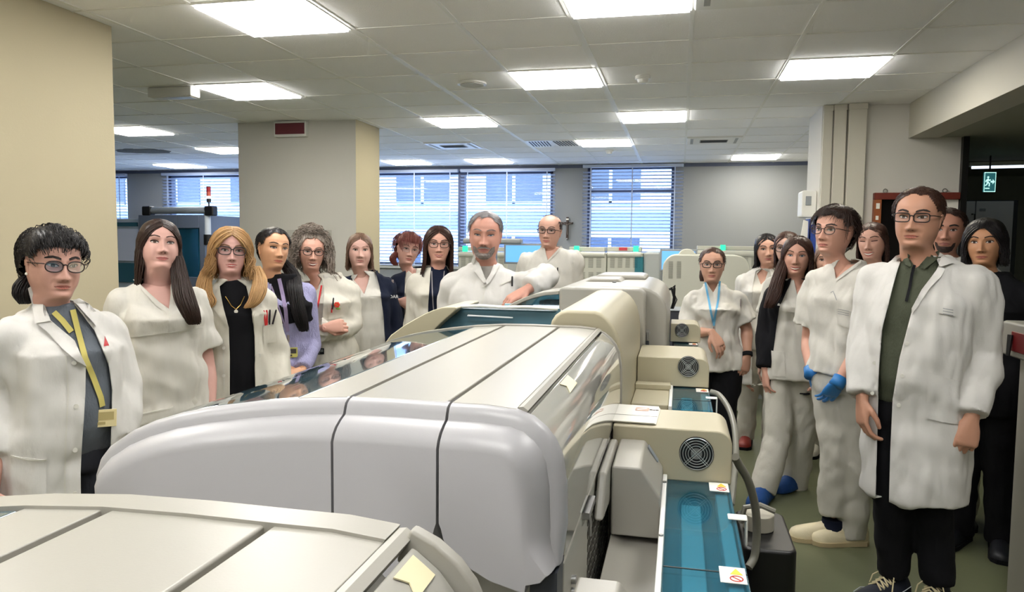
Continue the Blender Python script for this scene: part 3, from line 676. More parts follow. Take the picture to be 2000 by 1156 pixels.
t = thing('signal_tower', 'slim red and orange signal tower with a lit white segment, standing on the top bar', 'signal light', (PT(408, 400, Y)[0], Y, zc+.05))
zt = PT(408, 364, Y)[2]-zc-.05
for k, (f0, f1, m) in enumerate(((0, .22, m_black), (.22, .40, m_black), (.40, .52, mat('white lit segment', (1, 1, 1), .3, emit=(.8, 1, .95), estr=.8)), (.52, .74, mat('orange segment', s2l(190, 90, 70), .3)), (.74, .96, mat('red segment', s2l(150, 30, 36), .3)), (.96, 1.0, m_black))):
    b = MB(); b.tube([(0, 0, zt*f0), (0, 0, zt*f1)], .010 if k == 0 else .030, 14); b.build('stem' if k == 0 else 'cap' if k == 5 else 'segment', m, t)
t = thing('storage_cabinet', 'pale grey cabinet with a white loop handle behind the blonde woman', 'cabinet', (0, 0, 0)); Y = 8.8
bx(t, 'body', mat('pale grey cabinet', s2l(196, 198, 198), .45), 406, 471, 474, 760, Y, .28, .01)
h0, h1 = PT(412, 490, Y), PT(412, 545, Y); b = MB(); b.tube([h0+np.array([.06, 0, 0]), h0+np.array([.02, -.04, 0]), h0+np.array([0, -.04, -.02]), h1+np.array([0, -.04, .02]), h1+np.array([.02, -.04, 0]), h1+np.array([.06, 0, 0])], .012, 8); b.build('handle', m_white, t)
# bench analysers with green lamps
def bench_unit(px0, px1, ytop, Y, label, lamp_px, red=None):
    t = thing('bench_analyzer', label, 'lab analyzer', (0, 0, 0), group='cream bench analyzers along the back')
    bx(t, 'housing', m_bgw, px0, ytop+9, px1, 700, Y, .6, .012)
    bx(t, 'top_rail', m_bgw, px0, ytop-2, px1, ytop+7, Y+.08, .3, .006)
    b = MB(); a, c = PT(px0, ytop+13, Y), PT(px1, ytop+13, Y); b.tube([(a[0], Y+.01, a[2]), (c[0], Y+.01, a[2])], .035, 12); b.build('lid_edge', m_bgw, t)
    n = max(2, int((px1-px0)/14)); 
    for (ya, yb) in ((ytop+17, ytop+39), (ytop+47, ytop+70)):
        q = (px1-px0-6)/n
        for k in range(n): vents(t, px0+3+q*k+1, ya, px0+3+q*(k+1)-2, yb, Y, 1, 10, t)
    bx(t, 'status_lamp', m_green, lamp_px-5, ytop-4, lamp_px+5, ytop+8, Y+.05, .02, .003)
    if red: bx(t, 'glowing_label', mat('red display', s2l(140, 40, 44), .3, emit=(.5, .05, .06), estr=.25), red-8, ytop-1, red+8, ytop+5, Y+.06, .02, .002)  # red label given a weak glow of its own
    return t
bench_unit(1112, 1181, 484, 8.5, 'cream bench analyzer with green lamp just right of the balding man', 1126)
t = bench_unit(1186, 1252, 484, 8.5, 'cream bench analyzer with green lamp and red label, below the narrow window', 1242, 1217)
bx(t, 'glass_door', m_teal, 1240, 501, 1256, 560, 8.47, .02, .002); bx(t, 'side_panel', mat('grey side', s2l(176, 180, 178), .4), 1257, 492, 1286, 700, 8.5, .6, .03)
bench_unit(895, 990, 484, 8.7, 'cream bench analyzer with green lamp at the bearded man\'s shoulder', 908)
bench_unit(1362, 1482, 482, 8.2, 'cream bench analyzer with green lamp behind the woman with the blue lanyard', 1412)
t = thing('rounded_machine', 'large rounded cream machine back with two columns of vents', 'lab machine', (0, 0, 0)); Y = 6.8
a, c = PT(1290, 700, Y), PT(1466, 499, Y); b = MB(); b.prism(rrect(a[0], c[0], .02, c[2], [.0, 0, .12, .12], 8), 'y', Y, Y+.5); b.build('housing', m_bgw, t, bevel=.012)
vents(t, 1304, 510, 1316, 544, Y, 1, 16, t); vents(t, 1320, 510, 1332, 544, Y, 1, 16, t)
q = PT(1342, 498, Y); b = MB(); b.tube([(q[0], Y+.1, q[2]-.03), (q[0], Y+.22, q[2]-.03)], .085, 24); b.build('dome', m_bgw, t, bevel=.01)
def monitor(px0, py0, px1, py1, Y, label):
    t = thing('monitor', label, 'monitor', (0, 0, 0)); a, c = PT(px0, py1, Y), PT(px1, py0, Y)
    b = MB(); b.box(a[0], c[0], Y, Y+.04, a[2], c[2]); b.build('frame', m_grey, t, bevel=.006)
    b = MB(); b.box(a[0]+.02, c[0]-.02, Y-.003, Y, a[2]+.02, c[2]-.02); b.build('screen', m_screen, t, smooth=False)
    xm = (a[0]+c[0])/2; b = MB(); b.box(xm-.03, xm+.03, Y+.04, Y+.07, .95, (a[2]+c[2])/2); b.box(xm-.12, xm+.12, Y-.02, Y+.14, .93, .95); b.build('stand', m_grey, t, bevel=.004)
    return t
monitor(984, 476, 1060, 515, 7.6, 'monitor with bright blue screen between the bearded man and the balding man')
monitor(1288, 487, 1362, 530, 7.5, 'monitor edge with blue screen behind the rounded cream machine back')
bn = thing('lab_bench', 'long grey lab bench carrying the monitors and analyzers at the back', 'bench', (0, 0, 0))
b = MB(); b.box(-2.6, .9, 7.45, 8.05, .88, .93); b.build('worktop', m_grey, bn, bevel=.006)
for x in (-2.5, -1.0, .8): b = MB(); b.box(x-.03, x+.03, 7.5, 8.0, 0, .88); b.build('leg', m_grey, bn)
t = thing('monitor_bar', 'grey horizontal monitor bar behind the bearded man', 'monitor bar', (0, 0, 0))
bx(t, 'hood', m_grey, 903, 465, 1018, 477, 7.4, .10, .02); xx = PT(960, 470, 7.4)[0]; b = MB(); b.box(xx-.03, xx+.03, 7.47, 7.53, .93, PT(960, 470, 7.4)[2]); b.build('post', m_grey, t)  # grey bar, an arm-mounted monitor seen from behind
cb = MB(); rg = random.Random(2)
for k in range(7):
    c0 = PT(1306+rg.uniform(-3, 3), 566, 5.6); c1 = PT(1313+rg.uniform(-3, 6), 560+rg.uniform(-4, 8), 5.6); c2 = PT(1318+rg.uniform(-4, 4), 585, 5.6); c3 = PT(1310+rg.uniform(-3, 3), 612, 5.6)
    cb.tube([c0, c1, c2, c3], .0045, 6)
tag(cb.build('cable_bundle', m_black), 'tangle of black cables between the tall white block and the rounded machine back', 'cables')
t = thing('cable_box', 'low dark grey box under the tangle of black cables', 'box', (0, 0, 0)); q0, q1 = PT(1296, 608, 5.5), PT(1330, 608, 5.5); b = MB(); b.box(q0[0], q1[0], 5.5, 5.8, 0, q0[2]); b.build('body', m_dark, t, bevel=.004); bx(t, 'top_plate', m_grey, 1296, 605, 1332, 608, 5.49, .32, .002)
# crucifix on the back wall
t = thing('crucifix', 'dark wooden crucifix with a pale figure on the back wall between the windows', 'crucifix', (PT(1108, 445, 10.98)[0], 11.0, PT(1108, 445, 10.98)[2]))
m_wood = mat('dark wood', s2l(70, 52, 44), .5)
b = MB(); b.box(-.018, .018, -.02, 0, -.17, .16); b.box(-.085, .085, -.021, -.001, .055, .085); b.build('cross', m_wood, t, bevel=.003)
b = MB(); b.tube([(-.07, -.03, .08), (-.02, -.032, .05), (.02, -.032, .05), (.07, -.03, .08)], .008, 6); b.tube([(0, -.03, .06), (0, -.032, -.02), (.006, -.034, -.10)], [.014, .012, .008], 8); b.ball((0, -.034, .085), .014, 8, 6); b.build('figure', mat('bronze figure', s2l(110, 100, 92), .4), t)
b = MB(); b.box(-.02, .02, -.024, -.018, .115, .14); b.build('title_plate', m_paper, t)
b = MB(); b.ball((0, -.03, -.165), .016, 8, 6); b.build('foot_knob', m_steel, t)
# document sheet holder on the column
t = thing('document_holder', 'clear wall holder with grey printed sheets on the column, behind the curly-haired woman', 'document holder', (0, 0, 0)); Y = 6.642
bx(t, 'backing', clearmat('clear plastic', (.998, .998, .998), -.02), 585, 446, 656, 545, Y, .004, 0)
for (x0, x1) in ((560, 588), (592, 620), (624, 648)): bx(t, 'sheet', mat('grey printed sheet', s2l(196, 194, 188), .8), x0, 449, x1, 490, Y+.004, .003, 0)
# trunking, dispenser and folder on the right pier
for k, (x0, x1, y0, lab) in enumerate(((1.125, 1.195, 6.61, 'narrow white cable trunking at the left edge of the right pier'), (1.206, 1.298, 6.59, 'white cable trunking in the middle of the right pier'), (1.312, 1.446, 6.56, 'widest white cable trunking on the right pier, beside the red board'))):
    t = thing('cable_trunking', lab, 'cable trunking', (0, 0, 0)); b = MB(); b.box(x0, x1, y0, 6.648, 0, 2.62); b.build('cover', m_beam, t, bevel=.004)
    b = MB(); b.box(x0-.004, x1+.004, y0-.004, 6.648, 2.60, 2.648); b.build('end_cap', m_beam, t, bevel=.002)
t = thing('towel_dispenser', 'white paper dispenser with grey window on the left side of the right pier', 'dispenser', (0, 0, 0))
b = MB(); z0_, z1_ = PT(1590, 425, 6.85)[2], PT(1590, 373, 6.85)[2]; b.prism(rrect(1.00, 1.118, z0_, z1_, .02), 'y', 6.75, 6.98); b.build('housing', m_white, t, bevel=.008)
b = MB(); b.box(1.03, 1.075, 6.742, 6.75, z0_+.10, z1_-.05); b.build('window', m_grey, t, bevel=.002)
t = thing('wall_folder', 'blue wall folder holding papers below the white dispenser', 'folder', (0, 0, 0))
b = MB(); z0_, z1_ = PT(1578, 495, 6.85)[2], PT(1578, 428, 6.85)[2]; b.box(1.06, 1.075, 6.72, 6.95, z0_, z1_); b.box(1.06, 1.118, 6.72, 6.725, z0_, z1_-.05); b.build('cover', mat('blue folder', s2l(36, 66, 150), .4), t, bevel=.003)
b = MB(); b.prism([(.99, z0_+.08), (1.055, z0_+.05), (1.055, z1_-.02), (1.02, z1_-.01)], 'y', 6.74, 6.76); b.build('papers', m_paper, t)
# red framed board
t = thing('notice_board', 'dark glazed board in a worn red brown frame on the right pier', 'board', (0, 0, 0)); m_rf = mat('red brown frame', s2l(112, 42, 30), .5, var=.25, vscale=14); m_of = mat('orange brown frame', s2l(150, 84, 46), .5, var=.25, vscale=10)
b = MB(); b.box(1.533, 2.165, 6.59, 6.648, 1.875, 1.930); b.build('top_rail', m_rf, t, bevel=.003)
b = MB(); b.box(1.533, 1.590, 6.592, 6.648, 1.05, 1.875); b.build('left_stile', m_of, t, bevel=.003)
b = MB(); b.box(1.59, 2.02, 6.62, 6.648, 1.05, 1.875); b.build('dark_panel', mat('dark glass panel', s2l(14, 12, 12), .12), t, smooth=False)
b = MB(); b.box(2.02, 2.165, 6.63, 6.648, 1.30, 1.875); b.build('white_sheet', m_paper, t, smooth=False)
for x in (1.62, 2.06): b = MB(); b.tube([(x+.016*math.cos(a_), 6.62, 1.945+.016*math.sin(a_)) for a_ in [2*PI*i/12 for i in range(13)]], .004, 6); b.build('hanging_ring', m_steel, t)
for k, z in enumerate((1.80, 1.71, 1.62, 1.54)): b = MB(); b.box(1.548, 1.575-.006*(k % 2), 6.588, 6.592, z, z+.045-.012*(k % 2)); b.build('paper_tag', m_paper, t, smooth=False)
# exit sign, corridor batten, cupboards
t = thing('exit_sign', 'glowing green exit sign with running figure and arrow hanging in the dim corridor', 'exit sign', (2.87, 8.0, 2.118), R(6))
m_sg = mat('exit sign teal', s2l(30, 70, 76), .3, emit=(.02, .10, .11), estr=.45); m_sw = mat('exit sign white', (.8, 1, .95), .3, emit=(.55, 1, .9), estr=.45)
b = MB(); b.box(-.052, .052, -.012, .012, -.095, .092); b.build('panel', m_sg, t, bevel=.003)
b = MB(); b.box(-.052, .052, -.0135, -.012, -.095, -.088); b.box(-.052, .052, -.0135, -.012, .085, .092); b.box(-.052, -.047, -.0135, -.012, -.09, .09); b.box(.047, .052, -.0135, -.012, -.09, .09); b.build('border', m_sw, t, smooth=False)
b = MB(); b.disc((-.018, -.0135, .045), .009, 'y', .002, 12)
for pl in ([(-.018, .033), (-.020, 0)], [(-.018, .026), (-.002, .012), (.004, .022)], [(-.018, .026), (-.034, .014), (-.036, -.002)], [(-.020, .0), (-.004, -.016), (-.006, -.042)], [(-.020, .0), (-.028, -.026), (-.042, -.034)]): b.tube([(x, -.0135, z) for x, z in pl], .0052, 6)
b.box(-.042, -.002, -.0145, -.0125, -.066, -.056); b.build('running_figure', m_sw, t)
b = MB(); b.prism([(.006, -.006), (.024, -.006), (.024, -.022), (.043, .002), (.024, .026), (.024, .010), (.006, .010)], 'y', -.0145, -.0125); b.build('arrow', m_sw, t, smooth=False)
b = MB(); b.tube([(0, 0, .09), (0, 0, .25)], .008, 6); b.build('hanger', m_black, t)
t = thing('corridor_light', 'dim tube light on the corridor ceiling above the exit sign', 'light', (3.35, 8.6, 2.331), R(-8))
b = MB(); b.box(-.45, .45, -.05, .05, 0, .04); b.build('housing', m_white, t, bevel=.005)
b = MB(); b.tube([(-.42, 0, -.012), (.42, 0, -.012)], .014, 10); b.build('tube', mat('dim tube', (.8, .88, 1), .3, emit=(.75, .86, 1), estr=.6), t)
t = thing('corridor_cupboard', 'tall pale cupboard with two doors at the end of the dim corridor', 'cupboard', (0, 0, 0)); m_cup = mat('pale grey cupboard', s2l(206, 208, 210), .5)
b = MB(); b.box(2.98, 3.52, 9.0, 9.6, 0, 2.0); b.build('body', m_dark, t, bevel=.004)
b = MB(); b.box(2.985, 3.10, 8.98, 9.0, .05, 1.99); o = b.build('door', m_cup, t, bevel=.004)
b = MB(); b.tube([(3.04, 8.98, 1.62), (3.075, 8.95, 1.62), (3.09, 8.95, 1.62), (3.09, 8.95, 1.85), (3.07, 8.98, 1.85)], .008, 8); b.build('handle', m_black, o)
b = MB(); b.box(3.11, 3.47, 8.98, 9.0, .05, 1.99); o = b.build('door', m_cup, t, bevel=.004); b = MB(); b.box(3.14, 3.20, 8.976, 8.98, 1.88, 1.91); b.build('name_plate', m_grey, o)
# white unit at the right edge with red switch
t = thing('white_counter_unit', 'white counter unit with a red switch panel at the right edge of the picture', 'counter unit', (0, 0, 0)); Y = 3.5
xe = PT(1992, 700, Y)[0]; zu = PT(1958, 692, Y)[2]; zt = PT(1958, 625, Y)[2]; xl = PT(1958, 650, Y)[0]
b = MB(); b.box(xe, xe+.7, Y-.9, Y, 0, zu); b.build('base', m_shell, t, bevel=.006)
b = MB(); b.box(xl, xe+.7, Y-.9, Y+.01, zu+.002, zt); b.build('top_box', m_shell, t, bevel=.012)
b = MB(); b.box(xl-.006, xl, Y-.30, Y-.10, zu+.03, zt-.035); b.build('switch_panel', mat('dark red panel', s2l(120, 24, 28), .4), t, bevel=.003)
b = MB(); b.tube([(xl-.012, Y-.11, zt-.05), (xl-.022, Y-.12, zu+.012)], [.012, .008], 8); b.build('lever', m_black, t)
# ------------------------------------------------------------------ figures
def gs(d, s): return np.exp(-(d/s)**2)
def interp(tab, z):
    t = np.array(tab, float); return np.interp(z, t[:, 0], t[:, 1])
def smooth_tab(tab, z):
    # smoothed interpolation of a small table
    return (interp(tab, z-.02)+interp(tab, z+.02)+2*interp(tab, z))/4
TW = [(-.6, .25), (-.25, .228), (-.1, .222), (-.02, .216), (.03, .212), (.1, .230), (.2, .268), (.3, .302), (.4, .326), (.5, .337), (.6, .345), (.7, .345), (.8, .322), (.88, .28), (.94, .215), (.98, .12), (1.0, .012)]
TF = [(-.6, -.17), (-.25, -.145), (-.12, -.15), (-.06, -.185), (-.025, -.25), (0, -.325), (.03, -.372), (.07, -.395), (.12, -.392), (.2, -.405), (.3, -.418), (.4, -.422), (.5, -.425), (.6, -.430), (.7, -.415), (.8, -.36), (.88, -.285), (.94, -.195), (.98, -.10), (1.0, .0)]
TB = [(-.6, .30), (-.25, .27), (-.1, .27), (0, .28), (.1, .30), (.2, .34), (.3, .39), (.4, .43), (.5, .46), (.6, .475), (.7, .47), (.8, .435), (.88, .365), (.94, .28), (.98, .17), (1.0, .03)]
def head_surface(fat=0.0, jaw=0.0, nose=1.0, old=0.0, male=0.0):
    zs = np.concatenate([np.linspace(-.6, -.1, 7), np.linspace(-.07, .94, 62), [.965, .985, 1.0]])
    n = 72; t = np.linspace(0, 2*PI, n, endpoint=False); ph = t-.45*np.sin(t)
    V = np.zeros((len(zs), n, 3))
    for i, z in enumerate(zs):
        w = smooth_tab(TW, z)*(1+fat*.9*gs(z-.12, .25)+jaw*gs(z-.08, .15))
        u_ = min(1, max(0, (.06-z)/.30)); w = w*(1+(fat*.6+male*.24)*u_*u_*(3-2*u_))
        f = smooth_tab(TF, z)-(fat*.5*gs(z+.06, .10)); b = smooth_tab(TB, z)*(1+(male*.08+fat*.3 if z < .1 else 0))
        yc = (f+b)/2; d = (b-f)/2
        e = 2/2.25
        x = w*np.sign(np.sin(ph))*np.abs(np.sin(ph))**e
        y = yc-d*np.sign(np.cos(ph))*np.abs(np.cos(ph))**e
        if z < .2:    # jaw: narrower in front
            k = np.clip((.2-z)/.2, 0, 1)*np.clip(np.cos(ph), 0, 1); x = x*(1-.24*k*(1-jaw))
        fr = np.clip(np.cos(ph)*1.6, 0, 1)
        ax = np.abs(x); D = np.zeros(n)
        D -= .050*gs(ax-.140, .078)*gs(z-.505, .055)
        D += .024*gs(ax-.142, .058)*gs(z-.498, .036)
        D += (.014+.01*male)*gs(ax-.12, .10)*gs(z-.588, .030)
        prof = interp([(.24, 0), (.270, .012), (.284, .080), (.312, .142*nose), (.340, .132*nose), (.40, .090*nose), (.46, .056*nose), (.52, .034), (.57, .014), (.62, 0)], z)
        sg = interp([(.24, .05), (.30, .058), (.34, .05), (.42, .034), (.52, .034), (.6, .05)], z)
        D += prof*gs(x, sg)
        D += .040*gs(ax-.060, .030)*gs(z-.308, .032)
        D -= .012*gs(ax-.030, .016)*gs(z-.278, .012)
        D += .018*gs(ax-.20, .09)*gs(z-.37, .09)+fat*.10*gs(ax-.19, .10)*gs(z-.24, .12)
        D -= .016*gs(ax-.135, .03)*gs(z-.235, .07)*(1+old)
        D += .020*gs(x, .085)*gs(z-.205, .020)+.026*gs(x, .075)*gs(z-.158, .022)
        D -= .012*gs(x, .10)*gs(z-.183, .010)+.014*gs(x, .08)*gs(z-.118, .022)
        D += .022*gs(x, .085)*gs(z-.062, .040)
        D -= .008*gs(x, .018)*gs(z-.236, .02)
        V[i, :, 0] = x; V[i, :, 1] = y-D*fr; V[i, :, 2] = z
    return V, zs, ph
def grid_faces(k, n):
    return [(i*n+j, i*n+(j+1) % n, (i+1)*n+(j+1) % n, (i+1)*n+j) for i in range(k-1) for j in range(n)]
def inpoly(x, z, P):
    c = False; n = len(P)
    for i in range(n):
        (x0, z0), (x1, z1) = P[i], P[i-1]
        if (z0 > z) != (z1 > z) and x < (x1-x0)*(z-z0)/(z1-z0+1e-12)+x0: c = not c
    return c
def tri_fill(poly, res):
    bm = bmesh.new()
    vs = [bm.verts.new((x, 0, z)) for x, z in poly]
    f = bm.faces.new(vs); bmesh.ops.triangulate(bm, faces=[f])
    for _ in range(7):
        L = [e for e in bm.edges if e.calc_length() > res]
        if not L: break
        bmesh.ops.subdivide_edges(bm, edges=L, cuts=1)
        bmesh.ops.triangulate(bm, faces=[q for q in bm.faces if len(q.verts) > 3])
    bm.verts.ensure_lookup_table(); bm.verts.index_update()
    v = [(q.co.x, q.co.z) for q in bm.verts]; t = [tuple(w.index for w in q.verts) for q in bm.faces]
    be = [(e.verts[0].index, e.verts[1].index) for e in bm.edges if len(e.link_faces) == 1]
    bm.free(); return v, t, be
def slab(mb, xz, tris, bedges, bvh, off, th, mi=0, y0=-3.0, ymax=None):
    ys = []; 
    for x, z in xz:
        h = bvh.ray_cast(Vector((x, y0, z)), Vector((0, 1, 0)))
        ys.append(h[0].y if h[0] is not None and (ymax is None or h[0].y < ymax) else None)
    g = [i for i, y in enumerate(ys) if y is not None]
    if not g: return mb
    gx = np.array([xz[i] for i in g]); gy = np.array([ys[i] for i in g])
    for i, y in enumerate(ys):
        if y is None: ys[i] = gy[np.argmin(((gx-np.array(xz[i]))**2).sum(1))]
    md = float(np.median(gy)); lim = .10+th*3
    okk = np.abs(gy-md) < lim
    if okk.any():
        gx2, gy2 = gx[okk], gy[okk]
        for i, y in enumerate(ys):
            if abs(y-md) >= lim: ys[i] = gy2[np.argmin(((gx2-np.array(xz[i]))**2).sum(1))]
    n = len(xz)
    v = [(x, y-off-th, z) for (x, z), y in zip(xz, ys)]+[(x, y-off+.0015, z) for (x, z), y in zip(xz, ys)]
    f = list(tris)+[(c+n, b+n, a+n) for a, b, c in tris]+[(a, b, b+n, a+n) for a, b in bedges]
    return mb.add(v, f, mi)
def drape(mb, poly, bvh, off=.003, th=.003, res=.02, mi=0, ymax=None):
    v, t, be = tri_fill(poly, res); return slab(mb, v, t, be, bvh, off, th, mi, ymax=ymax)
def ribbon_xz(path, w, step=.012):
    P = [np.array(p, float) for p in path]; out = [P[0]]
    for a, b in zip(P[:-1], P[1:]):
        n = max(1, int(np.linalg.norm(b-a)/step)); out += [a+(b-a)*i/n for i in range(1, n+1)]
    v = []; k = len(out)
    for i in range(k):
        t = out[min(i+1, k-1)]-out[max(i-1, 0)]; t = t/(np.linalg.norm(t)+1e-9); nn = np.array([-t[1], t[0]])*w/2
        v += [tuple(out[i]+nn), tuple(out[i]-nn)]
    tr = []
    for i in range(k-1): tr += [(2*i, 2*i+1, 2*i+3), (2*i, 2*i+3, 2*i+2)]
    be = [(2*i, 2*i+2) for i in range(k-1)]+[(2*i+1, 2*i+3) for i in range(k-1)]+[(0, 1), (2*k-2, 2*k-1)]
    return v, tr, be
def ribbon(mb, path, w, bvh, off=.004, th=.0015, mi=0, ymax=None):
    v, t, be = ribbon_xz(path, w); return slab(mb, v, t, be, bvh, off, th, mi, ymax=ymax)
def bvh_of(*parts):
    v = []; f = []
    for pv, pf in parts:
        o = len(v); v += [tuple(p) for p in pv]; f += [tuple(i+o for i in q) for q in pf]
    return BVHTree.FromPolygons(v, f)
def remesh(mb, voxel, it=5, fac=.5):
    me = bpy.data.meshes.new('r'); me.from_pydata(mb.v, [], mb.f); fix_normals(me)
    o = bpy.data.objects.new('r', me); COL.objects.link(o)
    r_ = o.modifiers.new('r', 'REMESH'); r_.mode = 'VOXEL'; r_.voxel_size = voxel
    if it: s_ = o.modifiers.new('s', 'SMOOTH'); s_.factor = fac; s_.iterations = it
    dg = bpy.context.evaluated_depsgraph_get(); dg.update(); m2 = o.evaluated_get(dg).to_mesh()
    nv = len(m2.vertices); co = np.zeros(nv*3); m2.vertices.foreach_get('co', co)
    no = np.zeros(nv*3); m2.vertices.foreach_get('normal', no)
    f = [tuple(p.vertices) for p in m2.polygons]
    o.evaluated_get(dg).to_mesh_clear(); bpy.data.objects.remove(o); bpy.data.meshes.remove(me)
    return co.reshape(-1, 3), f, no.reshape(-1, 3)
def folds(V, N, amp, fr=(11, 11, 3.2), seed=0.0):
    out = V.copy()
    for i, (p, n) in enumerate(zip(V, N)):
        q = Vector((p[0]*fr[0]+seed, p[1]*fr[1]+seed*.7, p[2]*fr[2]))
        d = noise.noise(q)*.9+(abs(noise.noise(q*1.7))-.25)*.9
        d2 = noise.noise(Vector((p[0]*7+seed, p[1]*7, p[2]*13+p[0]*6+seed)))
        out[i] += n*amp*(d*1.9+1.1*d2)
    return out
def cut_open(V, F, poly, front=True):
    # cuts an opening (outline poly in the x-z plane) out of the front of a garment with clean edges
    bm = bmesh.new(); vs = [bm.verts.new(p) for p in V]
    for f in F:
        try: bm.faces.new([vs[i] for i in f])
        except ValueError: pass
    bm.normal_update()
    n = len(poly)
    for i in range(n):
        (x0, z0), (x1, z1) = poly[i], poly[(i+1) % n]
        d = math.hypot(x1-x0, z1-z0)
        if d < 1e-5: continue
        cx, cz = (x0+x1)/2, (z0+z1)/2
        geo = [f for f in bm.faces if f.calc_center_median().y < .06 and math.hypot(f.calc_center_median().x-cx, f.calc_center_median().z-cz) < d/2+.03]
        es = list({e for f in geo for e in f.edges}); vv = list({v for f in geo for v in f.verts})
        bmesh.ops.bisect_plane(bm, geom=vv+es+geo, dist=1e-5, plane_co=(x0, 0, z0), plane_no=(-(z1-z0)/d, 0, (x1-x0)/d))
    bm.normal_update()
    kill = []
    for f in bm.faces:
        c = f.calc_center_median()
        if inpoly(c.x, c.z, poly) and (f.normal.y < .15): kill.append(f)
    bmesh.ops.delete(bm, geom=kill, context='FACES')
    bm.verts.index_update()
    v = np.array([tuple(q.co) for q in bm.verts]); f = [tuple(w.index for w in q.verts) for q in bm.faces]
    bm.free(); return v, f
def raw_obj(name, V, F, m, parent, solid=0.0, smooth=True, angle=None, mi=None):
    me = bpy.data.meshes.new(name); me.from_pydata([tuple(p) for p in V], [], F)
    for q in (m if isinstance(m, (list, tuple)) else [m]): me.materials.append(q)
    if mi is not None: me.polygons.foreach_set('material_index', mi)
    if smooth: me.polygons.foreach_set('use_smooth', [True]*len(F))
    if angle: me.set_sharp_from_angle(angle=angle)
    o = bpy.data.objects.new(name, me); COL.objects.link(o); o.parent = parent
    if solid: s_ = o.modifiers.new('solid', 'SOLIDIFY'); s_.thickness = solid; s_.offset = -1
    return o
def rot(yaw=0, pitch=0, roll=0):
    # yaw>0 turns the face to the picture's right, pitch>0 lifts the chin, roll>0 tips the crown to the picture's right
    return np.array(Matrix.Rotation(R(yaw), 3, 'Z') @ Matrix.Rotation(R(-pitch), 3, 'X') @ Matrix.Rotation(R(roll), 3, 'Y'))
def chain(mb, pts, rs, n=12, endball=True):
    # tapered limb through joints with round ends
    P = [np.array(p, float) for p in pts]; Q = []; r_ = []
    for i in range(len(P)-1):
        p1, p2 = P[i], P[i+1]
        for j in range(6):
            u = j/6; Q.append(p1+(p2-p1)*u); r_.append(rs[i]+(rs[i+1]-rs[i])*u)
    Q.append(P[-1]); r_.append(rs[-1])
    Q = np.array(Q)
    for _ in range(2):   # soften the bends
        Q[1:-1] = (Q[:-2]+2*Q[1:-1]+Q[2:])/4
    mb.tube(list(Q), r_, n)
    mb.ball(Q[0], rs[0]*.98, 12, 8)
    if endball: mb.ball(Q[-1], rs[-1]*.98, 12, 8)
    return mb
def hand(wrist, fdir, back, s=1.0, curl=(.25, .3, .25), spread=.08, side=1, thumb=.5, fist=False):
    # wrist point, finger direction, back-of-hand direction; side=+1: thumb on cross(fdir, back) side
    X = np.array(fdir, float); X /= np.linalg.norm(X); Zb = np.array(back, float); Zb -= X*(Zb@X); Zb /= np.linalg.norm(Zb); Yt = np.cross(X, Zb)*side
    W = np.array(wrist, float); mb = MB()
    def G(x, y, z): return W+s*(X*x+Yt*y+Zb*z)
    rings = []
    for x, hw, hh, cy in ((-.025, .025, .021, 0), (.005, .028, .0195, 0), (.03, .037, .0175, 0), (.06, .042, .0155, 0), (.085, .042, .013, 0), (.095, .036, .009, 0)):
        rings.append([G(x, cy+hw*math.copysign(abs(math.cos(a))**.7, math.cos(a)), hh*math.sin(a)-.002) for a in [2*PI*i/14 for i in range(14)]])
    mb.loft(rings)
    for k, (y, L, r) in enumerate(((.031, (.043, .026, .021), .0092), (.0105, (.047, .029, .022), .0094), (-.0105, (.043, .027, .021), .0089), (-.030, (.034, .021, .019), .0079))):
        p = np.array([.084-.004*(k == 3)-.002*abs(k-1), y, 0.0]); a = 0.0; dev = (1.5-k)*spread
        pts = [p-np.array([.018, 0, 0]), p]
        for l, c in zip(L, curl):
            a += c*(1+.07*k)*(1 if not fist else 1)
            p = p+np.array([l*math.cos(a)*math.cos(dev), l*math.sin(dev)*max(0, math.cos(a)), -l*math.sin(a)]); pts.append(p)
        rr = [r*1.0, r*1.06, r*.98, r*.9, r*.78]
        Q = [G(*q) for q in pts]
        mb.tube(Q, [s*q for q in rr], 10); mb.ball(Q[-1], s*rr[-1]*1.0, 10, 7)
        for q, w in zip(Q[1:-1], rr[1:-1]): mb.ball(q, s*w*1.02, 10, 7)
    t0 = np.array([.012, .020, -.004]); t1 = np.array([.040, .044, -.012-.010*thumb]); t2 = t1+np.array([.032, .016*(1-thumb)-.004*thumb, -.010-.014*thumb]); t3 = t2+np.array([.026, .004-.014*thumb, -.004-.010*thumb])
    Q = [G(*q) for q in (t0, t1, t2, t3)]; rr = [.0135, .0118, .0102, .0084]
    mb.tube(Q, [s*q for q in rr], 10)
    for q, w in zip(Q, rr): mb.ball(q, s*w, 10, 7)
    v, f, _ = remesh(mb, .0034*s, 5, .5)
    return v, f

SKINS = {}
def skin(k, c): return mat('skin '+k, s2l(*[q*.93 for q in c]), .48, bump=.05, bscale=220, var=.05, vscale=14, spec=.4)
M_EYEW = mat('eye white', s2l(196, 186, 178), .25)
M_LASH = mat('dark lash', s2l(34, 24, 22), .6)
M_TEETH = mat('teeth', s2l(240, 234, 222), .25)
def cloth(name, c, bump=.25, bs=55, rough=.9): return mat(name, s2l(*c), rough, bump=bump, bscale=bs, stretch=(1, 1, .45), spec=.2, fold=.55)
M_COAT = cloth('white coat cotton', (206, 204, 200), .16)
M_COATC = cloth('cream white coat cotton', (206, 202, 190), .16)
M_SCRUB = cloth('white scrub cotton', (206, 203, 195), .20)
M_BTN = mat('button', s2l(214, 212, 204), .4)
M_STITCH = cloth('seam thread', (206, 204, 196), .1)
M_BLACKC = cloth('black cloth', (20, 20, 24), .2)
M_NAVY = cloth('navy cloth', (24, 30, 48), .2)
M_SOLE = mat('shoe dark', s2l(26, 28, 34), .5)

